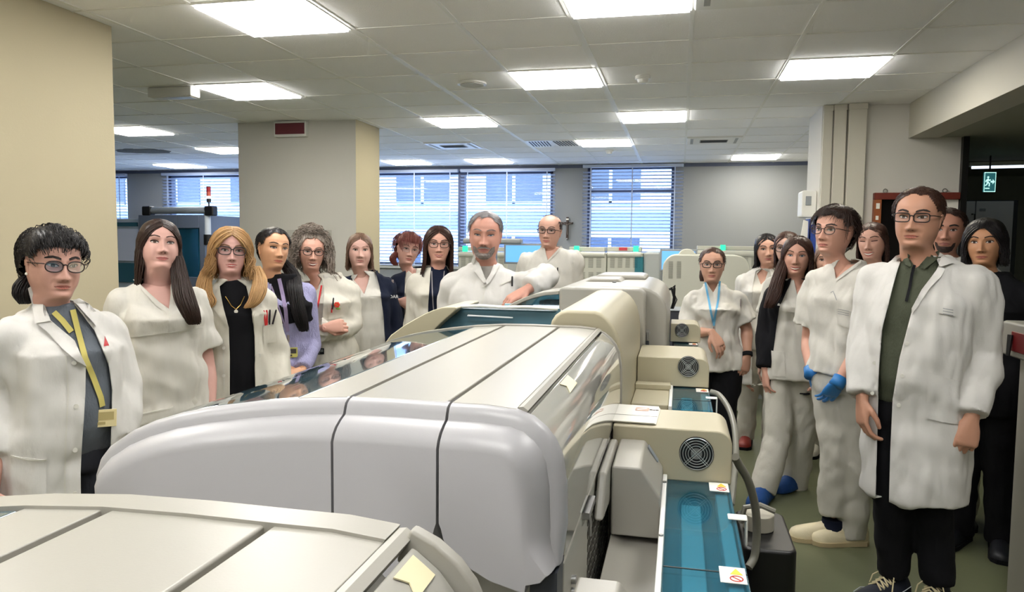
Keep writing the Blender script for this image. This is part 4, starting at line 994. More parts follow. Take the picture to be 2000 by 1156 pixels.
class Person:
    def __init__(s, label, px, Y, top, hd, H=None, hh=.222, yaw=0, build='f', head=(0, 0, 0), hx=None, width=1.0, skin_c=(214, 168, 148), **kw):
        # px: photo column of the chest centre; Y: depth; top: photo row of the crown; hx: photo column of the head centre
        s.k = kw; w = at(hx if hx is not None else px, top, Y=Y)
        r_ = at(px, 600, Y=Y)
        s.H = w[2]; s.root = thing('person', label, 'person', (r_[0], Y, 0)); s.rz = math.atan2(-r_[0], Y)
        s.root.rotation_euler = (0, 0, s.rz); s.o = np.array([r_[0], Y, 0.0])
        c, n = math.cos(s.rz), math.sin(s.rz); s.ex = np.array([c, n, 0]); s.ey = np.array([-n, c, 0])
        s.hh = hh; s.yaw = yaw; s.build = build; s.hrot = head; s.w = width; s.male = 1.0 if build == 'm' else 0.0
        s.hc = ((w-s.o)@s.ex, (w-s.o)@s.ey); s.skin = skin(label[:18], skin_c)
        s.seed = (px*.37) % 17; s.parts = []; s.hands = []; s.extra = []
        m = s.male
        s.sw = (.130+.024*m)*width*s.H/1.65; s.shz = s.H-hh-.062*s.H
        if 'shz' in kw: s.shz = kw['shz']
        s.A = {}
    def loc(s, px, py, dy=-.12):
        d = FW+RT*(px-1000)/FPX-UP*(py-578)/FPX; o = np.array([0, 0, CAMH])
        t = (dy-(o-s.o)@s.ey)/(d@s.ey); q = o+d*t-s.o
        return np.array([q@s.ex, dy, q[2]])
    def lx(s, *pts, dy=-.12):
        out = []
        for p in pts:
            q = s.loc(p[0], p[1], dy); out.append((q[0], q[2]))
        return out
    def B(s, x, y, z):            # body frame to local frame (turn of the trunk)
        a = R(s.yaw); return np.array([x*math.cos(a)-y*math.sin(a), x*math.sin(a)+y*math.cos(a), z])
    def trunk(s, ease=0.0, hem=.47, flare=0.0, belly=0.0, neck=True, bust=None, shs=1.0):
        H, m, w = s.H, s.male, s.w; z0 = s.shz; bust = (0 if m else .022) if bust is None else bust
        hip = (.160-.012*m)*w*H/1.65; wai = (.128+.016*m)*w*H/1.65; ch = (.138+.018*m)*w*H/1.65; d = .102*w*H/1.65+.008*m
        zh = .50*H; zw = .615*H
        S = [(hem*H, hip*(.96 if hem > .46 else 1.0)+flare, d*1.05+flare, .005), (max(zh, hem*H+.02), hip+flare*.45, d*1.10+flare*.4, .005), (.56*H, hip*.95+flare*.2, d*1.02+belly*.8, .0),
             (zw, wai, d*.92+belly, -.004), (.675*H, (wai+ch)/2*1.01, d*.97+belly*.6, -.004), (.735*H, ch, d*1.02+bust, -.006-bust*.5), (.775*H, ch*1.01, d*.98+bust*.4, 0)]
        S = [q for q in S if q[0] < z0-.07*H/1.65*1.0 and q[0] >= hem*H-1e-6]
        S += [(z0-.045, s.sw*.96*shs, d*.86*(.6+.4*shs), .008), (z0-.005, s.sw*.90*shs, d*.70*(.6+.4*shs), .012), (z0+.022, s.sw*.70*shs, d*.60*(.6+.4*shs), .015), (z0+.045, s.sw*.46, .062, .018), (z0+.062, .066+.008*m, .060, .018)]
        rings = []
        for (z, a, b, y) in S:
            e = ease if z < z0+.03 else ease*.6
            a, b = a+e, b+e; ring = []
            for j in range(32):
                t = 2*PI*j/32; q = 2/2.4
                ring.append(s.B(a*math.copysign(abs(math.cos(t))**q, math.cos(t)), y+b*math.copysign(abs(math.sin(t))**q, math.sin(t)), z+(ease*.4 if z > z0 else 0)))
            rings.append(ring)
        if not neck: rings = rings[:-2]+[[s.B(.064*math.cos(2*PI*j/32), .018+.056*math.sin(2*PI*j/32), z0+.040) for j in range(32)], [s.B(.052*math.cos(2*PI*j/32), .018+.048*math.sin(2*PI*j/32), z0+.058) for j in range(32)]]
        return rings
    def joints(s, side):
        # side -1: picture left, +1: picture right
        S = s.B(side*s.sw, .012, s.shz-.048)
        spec = s.k.get('armL' if side < 0 else 'armR')
        up, fo = .172*s.H, .152*s.H
        if spec is None:
            E = S+s.B(side*.055, .02, -up); W = E+s.B(side*.01, -.055, -fo)
        else:
            E = s.loc(*spec[0]); W = s.loc(*spec[1])
        return S, E, W
    def legs(s, side):
        spec = s.k.get('legL' if side < 0 else 'legR'); hip = s.B(side*.078*s.w, 0, .49*s.H)
        if spec is None: return hip, s.B(side*.084, -.01, .28*s.H), s.B(side*.088, .02, .055*s.H)
        return hip, s.loc(*spec[0]), s.loc(*spec[1])
    # -------------------------------------------------------------- body
    def body(s, face=None, beard=None, hands=(None, None), hand_s=None, nosleeve=False):
        face = face or {}; m = s.male; wf = s.w
        mb = MB(); mb.loft(s.trunk(0, hem=.46, neck=False, bust=0))
        hs = hand_s or (1.0 if not m else 1.1)*.98
        for sd in (-1, 1):
            S, E, W = s.joints(sd); k = (1+.14*m)*(.55+.45*wf)
            chain(mb, [S, S+(E-S)*.35, E, E+(W-E)*.3, W], [.052*k, .046*k, .037*k, .039*k, .0225*(1+.1*m)])
            h, kn, an = s.legs(sd)
            chain(mb, [h, h+(kn-h)*.4, kn, kn+(an-kn)*.35, an], [.088*wf, .078*wf, .052, .050, .034])
            mb.ball(an+np.array([0, -.01, -.02]), (.03, .035, .03))
        # neck
        hx, hy = s.hc; zc = s.H-s.hh
        chain(mb, [s.B(0, .02, s.shz-.02), np.array([hx*.8, .018, zc-.075])], [.056+.005*m, .046+.008*m], 12, False)
        V, F, N = remesh(mb, .0085, 5)
        mi = [0]*len(F); V = list(map(tuple, V)); F = list(F)
        def join(v, f, idx):
            o = len(V); V.extend(map(tuple, v)); F.extend([tuple(i+o for i in q) for q in f]); mi.extend(idx if hasattr(idx, '__len__') else [idx]*len(f))
        for sd, hd in zip((-1, 1), hands):
            if hd is None: continue
            S, E, W = s.joints(sd)
            fd = np.array(hd.get('dir', (W-E)/np.linalg.norm(W-E)), float); bk = np.array(hd.get('back', (sd*.8, -.6, 0)), float)
            v, f = hand(W+fd/np.linalg.norm(fd)*.012, fd, bk, hs, hd.get('curl', (.35, .4, .3)), hd.get('spread', .06), hd.get('side', 1), hd.get('thumb', .5))
            s.hands.append((v, f, hd.get('glove')))
            if not hd.get('glove'): join(v, f, 0)
        # head in head units
        hv, zs, ph = head_surface(face.get('fat', 0), face.get('jaw', 0), face.get('nose', 1.0), face.get('old', 0), m)
        s.hv, s.hzs, s.hph = hv, zs, ph
        k, n, _ = hv.shape; gf = grid_faces(k, n)
        flat = hv.reshape(-1, 3); bv = BVHTree.FromPolygons([tuple(p) for p in flat], gf)
        hb = MB(); hb.add(flat, gf, 0)
        hb.f.append(tuple((k-1)*n+j for j in range(n))); hb.mi.append(0)
        op = face.get('open', 1.0); gz = face.get('gaze', 0.0); ym = -.12
        for sd in (-1, 1):
            cx = sd*.142; cz = .500; hwid, hup, hlo = .069, .026*op, .019*min(1, op+.15)
            tilt = .10
            al = [(cx+sd*hwid*c, cz+tilt*.08*c+(hup*(1-c*c)**.7 if u else -hlo*(1-c*c)**.8)) for u in (1, 0) for c in (np.linspace(-1, 1, 9) if u else np.linspace(1, -1, 9)[1:-1])]
            if sd > 0: al = al[::-1]
            if op > .15:
                drape(hb, al, bv, .001, .003, .02, 1, ym)
                ir = .027; ih = min(ir, (hup+hlo)*.62)
                ci = [(cx+gz+ir*math.cos(a), cz+.004*op+max(-hlo*1.05, min(hup*.95, ir*math.sin(a)))) for a in [2*PI*i/16 for i in range(16)]]
                drape(hb, ci, bv, .004, .002, .02, 2, ym)
                ci = [(cx+gz+.012*math.cos(a), cz+.003+.012*min(1, op)*math.sin(a)) for a in [2*PI*i/12 for i in range(12)]]
                drape(hb, ci, bv, .006, .002, .02, 3, ym)
            cs = np.linspace(-1.0, 1.08, 11)
            ribbon(hb, [(cx+sd*hwid*c, cz+tilt*.08*c+hup*max(0, 1-c*c)**.7+.004) for c in cs], .013*face.get('lash', 1), bv, .006, .004, 3, ym)
            ribbon(hb, [(cx+sd*hwid*c, cz+tilt*.08*c-hlo*max(0, 1-c*c)**.8-.002) for c in cs[1:]], .005, bv, .003, .002, 8, ym)
            ribbon(hb, [(cx+sd*hwid*1.1*c, cz+.020+hup*1.15*max(0, 1-c*c*.8)**.7) for c in np.linspace(-.9, 1.0, 9)], .006, bv, .001, .002, 8, ym)
            bz = face.get('brow', .605); bt = face.get('browt', .024); th_ = [bt*.9, bt*1.1, bt, bt*.8, bt*.45]
            pts = [(.055, bz-.012), (.10, bz+.006), (.155, bz+.020), (.20, bz+.016), (.245, bz-.006)]
            up_ = [(sd*x, z+t/2) for (x, z), t in zip(pts, th_)]; dn = [(sd*x, z-t/2) for (x, z), t in zip(pts, th_)][::-1]
            drape(hb, up_+dn, bv, .002, .007, .02, 5, ym)
            no_ = [(sd*.033+.016*math.cos(a), .283+.0075*math.sin(a)) for a in [2*PI*i/10 for i in range(10)]]
            drape(hb, no_, bv, -.001, .003, .01, 8, ym)
        sm = face.get('smile', 0.0); mw = .108+.022*max(0, sm); tt = face.get('teeth', 0.0); mz = .183
        def mc(x): return sm*.036*(abs(x)/mw)**1.6-sm*.010
        xs = np.linspace(-mw, mw, 13)
        gap = lambda x: tt*(1-(x/mw)**2)
        if tt: drape(hb, [(x, mz+mc(x)+.006) for x in xs]+[(x, mz+mc(x)-gap(x)-.002) for x in xs[::-1]], bv, .002, .003, .02, 6, ym)
        ulp = lambda x: .026*(1-(x/mw)**2)**1.1*(1-.22*math.exp(-(x/.018)**2))
        drape(hb, [(x, mz+mc(x)+.003) for x in xs]+[(x, mz+mc(x)+.003+ulp(x)) for x in xs[::-1]], bv, .002, .005, .02, 4, ym)
        drape(hb, [(x, mz+mc(x)-gap(x)-.004) for x in xs]+[(x, mz+mc(x)-gap(x)-.004-.030*(1-(x/mw)**2)**1.2) for x in xs[::-1]], bv, .002, .006, .02, 4, ym)
        ribbon(hb, [(x*1.05, mz+mc(x)+.001) for x in xs], .007, bv, .007, .002, 8, ym)
        if face.get('ears', 1):
            for sd in (-1, 1):
                rings = []
                for z, ry, off in ((-.115, .02, .0), (-.09, .04, .006), (-.03, .052, .012), (.03, .07, .02), (.07, .074, .024), (.10, .055, .022), (.118, .02, .012)):
                    rings.append([(sd*(.322+off+.018*math.cos(a)), .035+.25*z+ry*math.sin(a), .435+z) for a in [2*PI*i/14 for i in range(14)]])
                hb.loft(rings)
                hb.tube([(sd*.352, .085, .45), (sd*.358, .08, .53), (sd*.356, .045, .552), (sd*.350, .0, .53), (sd*.345, -.02, .46)], .012, 7)
        for bp in (beard or []):
            drape(hb, bp, bv, .002, .016, .022, 7, -.02)
        hb.v = [tuple(q) for q in s.headpose(np.array(hb.v))]
        me_idx = hb.mi
        join(hb.v, hb.f, me_idx)
        c = face.get('lip', (176, 96, 88)); sk = s.k.get('skin_c')
        mats = [s.skin, M_EYEW, mat('iris '+str(face.get('eye', 'brown')), s2l(*{'brown': (74, 48, 34), 'blue': (92, 112, 130), 'green': (96, 100, 70), 'dark': (44, 30, 26)}[face.get('eye', 'brown')]), .2), M_LASH,
                mat('lip '+str(c), s2l(*c), .4), mat('brow '+str(face.get('browc')), s2l(*face.get('browc', (58, 42, 36))), .8), M_TEETH,
                mat('beard '+str(face.get('beardc')), s2l(*face.get('beardc', (120, 112, 106))), .9, bump=.6, bscale=90), mat('skin crease', s2l(112, 70, 62), .7)]
        o = raw_obj('body', V, F, mats, s.root, mi=mi)
        s.bodymesh = (V, F)
        return o
    def headpose(s, P):
        # head units to local metres, turned about the neck
        P = np.asarray(P, float); hx, hy = s.hc; hh = s.hh; Rm = rot(*s.hrot)
        piv = np.array([0, .10, -.02]); Q = (P-piv)@Rm.T+piv
        w = np.clip((P[:, 2]+.28)/.28, 0, 1)[:, None]; w = w*w*(3-2*w)
        top = ((np.array([[0, 0.03, 1.0]])-piv)@Rm.T+piv)[0]
        M_ = Q*w+P*(1-w)
        out = np.empty_like(M_)
        cx = hx-top[0]*hh; ny = .012-.10*hh+hy*0+s.k.get('hdy', 0.0); zt = s.H-top[2]*hh
        base = np.array([0, s.k.get('hdy', 0.0)*0, 0])
        out[:, 0] = M_[:, 0]*hh+cx*w[:, 0]+cx*.55*(1-w[:, 0]); out[:, 1] = M_[:, 1]*hh+ny; out[:, 2] = M_[:, 2]*hh+zt
        return out
    # -------------------------------------------------------------- clothing
    def garment(s, name, m, ease=.014, hem=.44, flare=.0, sleeve='long', amp=.006, opening=None, belly=0.0, collar=None, voxel=.0095, solid=.004, sl_ease=None, cut2=None, smooth=5, bust=None, neckline=None, sl_r=1.0):
        mb = MB(); mb.loft(s.trunk(ease, hem, flare, belly, bust=bust, shs=.86 if sleeve == 'none' else 1.0)); se = ease if sl_ease is None else sl_ease
        k = (1+.14*s.male)*(.55+.45*s.w)
        for sd in (-1, 1):
            S, E, W = s.joints(sd)
            if sleeve == 'long':
                W2 = W-(W-E)*.04
                chain(mb, [S, S+(E-S)*.35, E, E+(W2-E)*.35, W2], [(.054*k+se)*sl_r, (.050*k+se)*sl_r, (.043*k+se)*sl_r, (.043*k+se)*sl_r, (.034*k+se*.9)*sl_r], 12, False)
            elif sleeve == 'short':
                T = S+(E-S)*.72
                chain(mb, [S, S+(E-S)*.35, T], [.054*k+se, .053*k+se*1.15, .054*k+se*1.5], 12, False)
            elif sleeve == 'none': pass
        if collar == 'turtle':
            hx, _ = s.hc; zc = s.H-s.hh
            chain(mb, [s.B(0, .016, s.shz+.01), np.array([hx*.75, .006, zc-.078])], [.068+.008*s.male, .0635+.008*s.male])
        V, F, N = remesh(mb, voxel, smooth)
        V = folds(V, N, amp, seed=s.seed+len(name))
        if opening: V, F = cut_open(V, F, opening)
        if cut2: V, F = cut_open(V, F, cut2)
        o = raw_obj(name, V, F, m, s.root, solid if (opening or cut2) else 0)
        s.parts.append((V, F)); return o
    def trousers(s, m, rr=(.096, .092, .078, .072, .068), top=.54, amp=.006, low=None, belly=0.0):
        mb = MB(); H = s.H; d = .105*s.w
        rings = [r_ for r_ in s.trunk(.007, hem=.455, belly=belly) if r_[0][2] < top*H+.05]
        mb.loft(rings)
        for sd in (-1, 1):
            h, kn, an = s.legs(sd); an = an+(an-kn)*.13
            chain(mb, [h, h+(kn-h)*.45, kn, kn+(an-kn)*.5, an], [rr[0]*s.w, rr[1]*s.w, rr[2], rr[3], rr[4]], 16, False)
        V, F, N = remesh(mb, .011, 4); V = folds(V, N, amp, (9, 9, 6), s.seed+3)
        o = raw_obj('trousers', V, F, m, s.root); s.parts.append((V, F)); return o
    def shoe(s, side, m, name='shoe', L=.27, w=.048, h=.085, dirn=None, sole=None, puff=0.0):
        _, kn, an = s.legs(side); d = np.array(dirn if dirn is not None else s.B(side*.2, -1, 0), float); d[2] = 0; d /= np.linalg.norm(d); r_ = np.array([-d[1], d[0], 0])
        o0 = np.array([an[0], an[1], 0]); mb = MB(); rings = []
        for t, ww, hh in ((-.27, .55, .75), (-.24, .8, .9), (-.12, .9, 1.05), (.05, .88, 1.0), (.25, .95, .78), (.48, 1.05, .62), (.62, .95, .52), (.70, .7, .42), (.735, .35, .3)):
            c = o0+d*t*L; rings.append([c+r_*(w*ww+puff)*math.copysign(abs(math.cos(a))**.8, math.cos(a))+np.array([0, 0, .012+(h*hh+puff)*max(0, math.sin(a))-.010*max(0, -math.sin(a))]) for a in [2*PI*j/16 for j in range(16)]])
        mb.loft(rings)
        o = mb.build(name, m, s.root, angle=None)
        if sole:
            sb = MB(); ring = [[(o0+d*t*L+r_*(w*ww+.004)*sg)+np.array([0, 0, zz]) for t, ww, sg in ([(t, ww, 1) for t, ww in ((-.275, .5), (-.2, .88), (0, .9), (.3, 1.0), (.5, 1.06), (.66, .9), (.745, .4))]+[(t, ww, -1) for t, ww in ((.745, .4), (.66, .9), (.5, 1.06), (.3, 1.0), (0, .9), (-.2, .88), (-.275, .5))])] for zz in (0.001, .022)]
            sb.loft(ring); sb.build('sole', sole, o)
        return o, o0, d, r_
    def bvh(s): return bvh_of(*s.parts)
    def patch(s, name, m, poly, off=.003, th=.004, res=.018, parent=None, local=False, **k):
        if name in ('collar', 'lapel'): th += .004; off += .003
        b = MB(); drape(b, poly if local else s.lx(*poly), bvh_of(s.parts[-1]) if name in ('collar', 'lapel', 'neck_band') else s._bv(), off, th, res); o = b.build(name, m, parent or s.root, angle=.9)
        for q, v in k.items(): o[q] = v
        return o
    def strap(s, name, m, path, w, off=.004, th=.002, parent=None, local=False):
        b = MB(); ribbon(b, path if local else s.lx(*path), w, s._bv(), off, th); return b.build(name, m, parent or s.root, angle=.9)
    def _bv(s):
        if len(s.parts) != getattr(s, '_n', -1): s._b = bvh_of(*s.parts); s._n = len(s.parts)
        return s._b
    def surf(s, px, py, off=.004):
        x, z = s.lx((px, py))[0]; h = s._bv().ray_cast(Vector((x, -3, z)), Vector((0, 1, 0)))
        return np.array([x, (h[0].y if h[0] is not None else -.12)-off, z])
    def buttons(s, pts, m=None, r=.0075):
        for p in pts:
            c = s.surf(*p); b = MB(); b.disc(c, r, 'y', .004, 12); b.build('button', m or M_BTN, s.root)
    def pen(s, px, py, L, m, tilt=0.0, r=.0045, name='pen', clip=None):
        c = s.surf(px, py, .008); d = np.array([math.sin(tilt), 0, math.cos(tilt)]); b = MB(); b.tube([c-d*L*.4, c+d*L*.5, c+d*L*.6], [r, r, r*.7], 8); return b.build(name, m, s.root)
    def box_badge(s, px, py, w, h, m, name='id_badge', tilt=0.0, face=None):
        c = s.surf(px, py, .008); b = MB(); b.box(-w/2, w/2, -.002, .002, -h/2, h/2); b.xf(Matrix.Translation(c) @ Matrix.Rotation(tilt, 4, 'Y')); o = b.build(name, m, s.root, bevel=.001)
        if face:
            b = MB(); b.box(-w*.40, w*.40, -.003, -.002, -h*.1, h*.36); b.box(-w*.40, w*.1, -.003, -.002, -h*.36, -h*.2); b.xf(Matrix.Translation(c) @ Matrix.Rotation(tilt, 4, 'Y')); b.build('badge_print', face, o, smooth=False)
        return o
    def glasses(s, m, w=.122, h=.088, z=.495, r=.008, shape=3.0, lens=(0.93, 0.94, 0.96), y=-.452, drop=0.0, gloss=.03, top=1.0):
        # frame in head units, worn on the nose; two rims, bridge and temples
        b = MB(); L = MB()
        for sd in (-1, 1):
            cx = sd*.150; ring = []
            for i in range(29):
                a = 2*PI*i/28; e = 2/shape
                ring.append((cx+w*math.copysign(abs(math.cos(a))**e, math.cos(a)), y+.10*abs(cx+w*math.cos(a))**1.8, z+h*math.copysign(abs(math.sin(a))**e, math.sin(a))*(1 if math.sin(a) > 0 else 1.05)-drop))
            b.tube(ring, r, 6, cap=False)
            n = len(L.v); L.v += ring[:-1]; L.f.append(tuple(range(n, n+28))); L.mi.append(0)
            b.tube([(sd*(.15+w), y+.03, z+h*.45), (sd*.322, y+.07, z+h*.45), (sd*.352, -.15, z+.02), (sd*.354, .04, z+.015), (sd*.345, .09, z-.05)], r*.9, 6)
        b.tube([(-.15+w, y+.005, z+.02), (0, y-.012, z+.035), (.15-w, y+.005, z+.02)], r, 6)
        b.v = [tuple(q) for q in s.headpose(np.array(b.v))]; L.v = [tuple(q) for q in s.headpose(np.array(L.v))]
        o = b.build('glasses', m, s.root, angle=None); L.build('lenses', clearmat('lens %s %.2f' % (lens, gloss), lens, gloss), o, smooth=False)
        return o
    # -------------------------------------------------------------- hair
    def hair(s, m, style='long', length=.5, n=260, part=0.0, wave=.0, vol=.03, width=.030, fringe=0, front=62, seed=1, top=.02, sides=(1, 1), wild=.0, back=True, hairline=.86, wfreq=2.2, flick=0.0, collide=True, thick=1.0, curl_r=0.0, comb=-.75, frontl=1.0):
        rg = random.Random(seed); mb = MB()
        C0 = np.array([0, .022, .50])
        def ell(d, o): return C0+np.array([d[0]*(.345+o), d[1]*(.455+o), d[2]*(.500+o)])
        def nrm(d): d = np.array(d, float); return d/np.linalg.norm(d)
        def lock(pts, w):
            k = len(pts); rs = [w*(.55+.45*min(1, i/2)) if i < k*.6 else w*(1-.75*((i-k*.6)/(k*.4))**1.5) for i in range(k)]
            mb.strand(pts, [max(.002, q) for q in rs], 4, .6)
        # cap that follows the skull
        hv, zs, ph = s.hv, s.hzs, s.hph; k, nn, _ = hv.shape
        cap = []; keep = np.zeros((k, nn), bool); tt = np.zeros((k, nn))
        for i in range(k):
            for j in range(nn):
                a = abs((ph[j]+PI) % (2*PI)-PI)          # 0 front .. pi back
                if style in ('short', 'bob', 'crop'): line = np.interp(a, [0, .5, .95, 1.15, 1.35, 1.6, 1.9, PI], [hairline, hairline-.015, .70, .56, .585, .60, .32, .10])
                elif style == 'bald': line = np.interp(a, [0, .7, 1.1, 1.35, 1.6, 1.9, PI], [1.2, 1.2, .78, .50, .56, .40, .16])
                else: line = np.interp(a, [0, .5, .9, 1.2, 1.5, PI], [hairline, hairline-.03, .70, .48, .30, .12])
                if style == 'bald' and zs[i] > .80: line = np.interp(a, [0, 1.3, 1.9, 2.4, PI], [1.2, .9, .9, .8, .8]) if top > 0 else 2
                line += .018*math.sin(9*ph[j]+seed)
                keep[i, j] = zs[i] > line; tt[i, j] = min(1, max(0, (zs[i]-line)/.08))
        idx = -np.ones((k, nn), int); vv = []
        cen = np.array([0, .03, .55])
        for i in range(k):
            for j in range(nn):
                if keep[i, j]:
                    p = hv[i, j]; d = p-cen; d /= np.linalg.norm(d); idx[i, j] = len(vv)
                    vv.append(p+d*(top*(.25+.75*tt[i, j])+.004))
        ff = [(idx[i, j], idx[i, (j+1) % nn], idx[i+1, (j+1) % nn], idx[i+1, j]) for i in range(k-1) for j in range(nn) if min(idx[i, j], idx[i, (j+1) % nn], idx[i+1, (j+1) % nn], idx[i+1, j]) >= 0]
        if idx[k-1].min() >= 0: ff.append(tuple(idx[k-1]))
        mb.add(vv, ff)
        n = int(n*2.1); width = width*.48; fringe = int(fringe*1.6)
        if style in ('long', 'bob'):
            for q in range(n):
                sd = 1 if rg.random() < .5 else -1
                if sides[0 if sd < 0 else 1] <= rg.random()*.999 and sides[0 if sd < 0 else 1] < 1: continue
                u = rg.random(); o = vol*(.25+.9*rg.random())
                px_ = part+sd*.02
                t0 = R(-52+u*130)                      # along the parting from brow to back of the crown
                r0 = nrm((px_, math.sin(t0)*1.0, math.cos(t0)))
                az = R(front+(172-front)*u**.9+rg.uniform(-6, 6))
                e0 = nrm((sd*math.sin(az), -math.cos(az), -.10-.1*rg.random()))
                pts = []
                om = math.acos(max(-1, min(1, r0@e0)))
                for i in range(7):
                    f = i/6; d = (math.sin((1-f)*om)*r0+math.sin(f*om)*e0)/math.sin(om); pts.append(ell(d, .012+o*(.35+.65*math.sin(min(1, f*1.1)*PI/2))))
                L = length*(.80+.28*rg.random()); p = pts[-1].copy(); ax = math.copysign(1, p[0])
                steps = max(3, int(L/.07)); ph0 = rg.random()*6.28; wv = wave*(.6+.8*rg.random())
                side_in = rg.uniform(-.015, .012)
                for i in range(1, steps+1):
                    f = i/steps; z = p[2]-L*f
                    rad = 1+side_in*f*3+(flick*max(0, f-.55)*1.2)
                    x = p[0]*rad+wv*math.sin(ph0+f*wfreq*6.28)*.7; y = p[1]*(1-.12*f)+wv*math.cos(ph0+f*wfreq*6.28)*.6+(.0)
                    pts.append(np.array([x, y, z]))
                if wild: pts = [pp+np.array([rg.gauss(0, wild), rg.gauss(0, wild), rg.gauss(0, wild)])*min(1, i/4) for i, pp in enumerate(pts)]
                lock(pts, width*(.55+.6*rg.random())*thick)
        if style in ('short', 'crop', 'bald'):
            for q in range(n):
                i = rg.randrange(k); j = rg.randrange(nn)
                if not keep[i, j]: continue
                p = hv[i, j]; d = nrm(p-cen)
                a = abs((ph[j]+PI) % (2*PI)-PI)
                tang = nrm(np.array([p[0]*.6-part*.5, comb if a < 1.3 else .25, -.30])); tang = nrm(tang-d*(tang@d))
                L = length*(.6+.7*rg.random())*(frontl if a < 1.1 else 1); pts = []
                for f in range(5):
                    u = f/4; pts.append(p+d*(top*.8+vol*(.4+math.sin(u*PI)*.8))+tang*L*u-np.array([0, 0, .25*L*u*u]) + np.array([rg.gauss(0, wild), rg.gauss(0, wild), 0])*u)
                lock(pts, width*(.5+.6*rg.random()))
        for q in range(fringe):
            u = rg.uniform(-1, 1); t0 = R(-5+rg.uniform(-12, 12)); r0 = nrm((u*.28+part, math.sin(t0), math.cos(t0)))
            az = R(u*56); zz = s.k.get('fringe_z', .40)+.05*abs(u)+rg.uniform(-.05, .05)
            e0 = nrm((math.sin(az), -math.cos(az), zz)); om = math.acos(max(-1, min(1, r0@e0))); pts = []
            for i in range(8):
                f = i/7; d = (math.sin((1-f)*om)*r0+math.sin(f*om)*e0)/math.sin(om); pts.append(ell(d, .012+vol*.7*(.4+.6*math.sin(f*PI*.8))))
            lock(pts, width*(.5+.5*rg.random()))
        if curl_r:
            for q in range(n):
                a = rg.uniform(-PI, PI); el = R(rg.uniform(-25, 88)); d = nrm((math.sin(a)*math.cos(el), -math.cos(a)*math.cos(el), math.sin(el)))
                if abs(a) < 1.05 and el < R(58): continue
                p = ell(d, .02); out = vol*(.45+.7*rg.random()); pts = []; ph0 = rg.random()*6.28; tu = rg.uniform(1.5, 3)
                e1 = nrm(np.cross(d, (0.1, 0.2, 1))); e2 = np.cross(d, e1); drop = rg.uniform(.1, .45)*(1.2-max(0, d[2]))
                for i in range(13):
                    f = i/12; pts.append(p+d*out*math.sin(f*1.9)+np.array([0, 0, -drop*f*f])+curl_r*f**.5*(e1*math.cos(ph0+tu*6.28*f)+e2*math.sin(ph0+tu*6.28*f)))
                lock(pts, width*(.4+.6*rg.random()))
        mb.v = s.headpose(np.array(mb.v))
        V = np.array(mb.v)
        if collide and s.parts:
            bv = s._bv()
            zl = s.shz+.09
            for i in np.where(V[:, 2] < zl)[0]:
                p = Vector(V[i]); h = bv.find_nearest(p, .25)
                if h[0] is not None:
                    q = (p-h[0]).dot(h[1])
                    if q < .006 and h[1].y < -.25: V[i] = h[0]+h[1]*(.007+.010*((i*37) % 11)/11)
        mb.v = [tuple(p) for p in V]
        return mb.build('hair', m, s.root, angle=None)
    def tail(s, m, path, w=.03, n=40, seed=3, name='ponytail', parent=None):
        # a hanging bunch of hair along local points
        rg = random.Random(seed); mb = MB(); P = [np.array(p, float) for p in path]; Q = [P[0]]
        for i in range(len(P)-1):
            p0, p1, p2, p3 = P[max(i-1, 0)], P[i], P[i+1], P[min(i+2, len(P)-1)]
            for j in range(1, 5):
                u = j/4; Q.append(.5*((2*p1)+(-p0+p2)*u+(2*p0-5*p1+4*p2-p3)*u*u+(-p0+3*p1-3*p2+p3)*u**3))
        K = len(Q)
        for q in range(int(n*6)):
            a_ = rg.random()*6.28; rr_ = math.sqrt(rg.random()); ox, oy = math.cos(a_)*rr_*w*.42, math.sin(a_)*rr_*w*.30; pts = []; ph = rg.random()*6.28; cut = rg.uniform(.86, 1.0)
            for i in range(K):
                f = i/(K-1)*cut; x = f*(K-1); i0 = min(int(x), K-2); p = Q[i0]+(Q[i0+1]-Q[i0])*(x-i0); g = .40+.75*math.sin(PI*min(1, .08+f*.80))
                pts.append(p+np.array([ox*g+.003*math.sin(ph+f*7), oy*g+.003*math.cos(ph+f*6), 0]))
            mb.strand(pts, [.0024*(1-.55*(i/(K-1))**3) for i in range(K)], 4)
        return mb.build(name, m, parent or s.root, angle=None)
def hairmat(name, c, c2=None):
    m = mat('hair '+name, s2l(*c), .42, bump=.35, bscale=70, var=.28, vscale=22, stretch=(1, 1, .12), spec=.35)
    return m
# ------------------------------------------------------------------ the people, picture left to right
H_BLACK = hairmat('black', (26, 22, 24)); H_DARK = hairmat('dark brown', (48, 32, 27)); H_BROWN = hairmat('brown', (92, 66, 52)); H_BLOND = hairmat('blonde', (176, 138, 92)); H_GREYC = hairmat('curly grey', (140, 128, 118))
H_ASH = hairmat('ash brown', (118, 92, 76)); H_RED = hairmat('red brown', (112, 56, 48)); H_GREY = hairmat('short grey', (118, 114, 116)); H_CHEST = hairmat('chestnut', (62, 40, 32))
M_TORT = mat('tortoise frame', s2l(44, 28, 26), .25); M_BLKF = mat('black frame', s2l(20, 18, 22), .25); M_WIRE = mat('silver wire', s2l(170, 160, 160), .3, metal=.7)
M_GREYK = cloth('grey knit', (98, 104, 112), .35, 160); M_DARKT = cloth('charcoal trouser cloth', (44, 46, 52), .2); M_BLUEV = cloth('blue shoe cover', (40, 78, 140), .4, 40, .6)
M_PENR = mat('red pen', s2l(200, 40, 44), .3); M_PENB = mat('black pen', s2l(26, 26, 34), .3); M_GOLD = mat('gold', s2l(214, 172, 96), .25, metal=.9); M_PEARL = mat('pearl', s2l(240, 236, 226), .2)
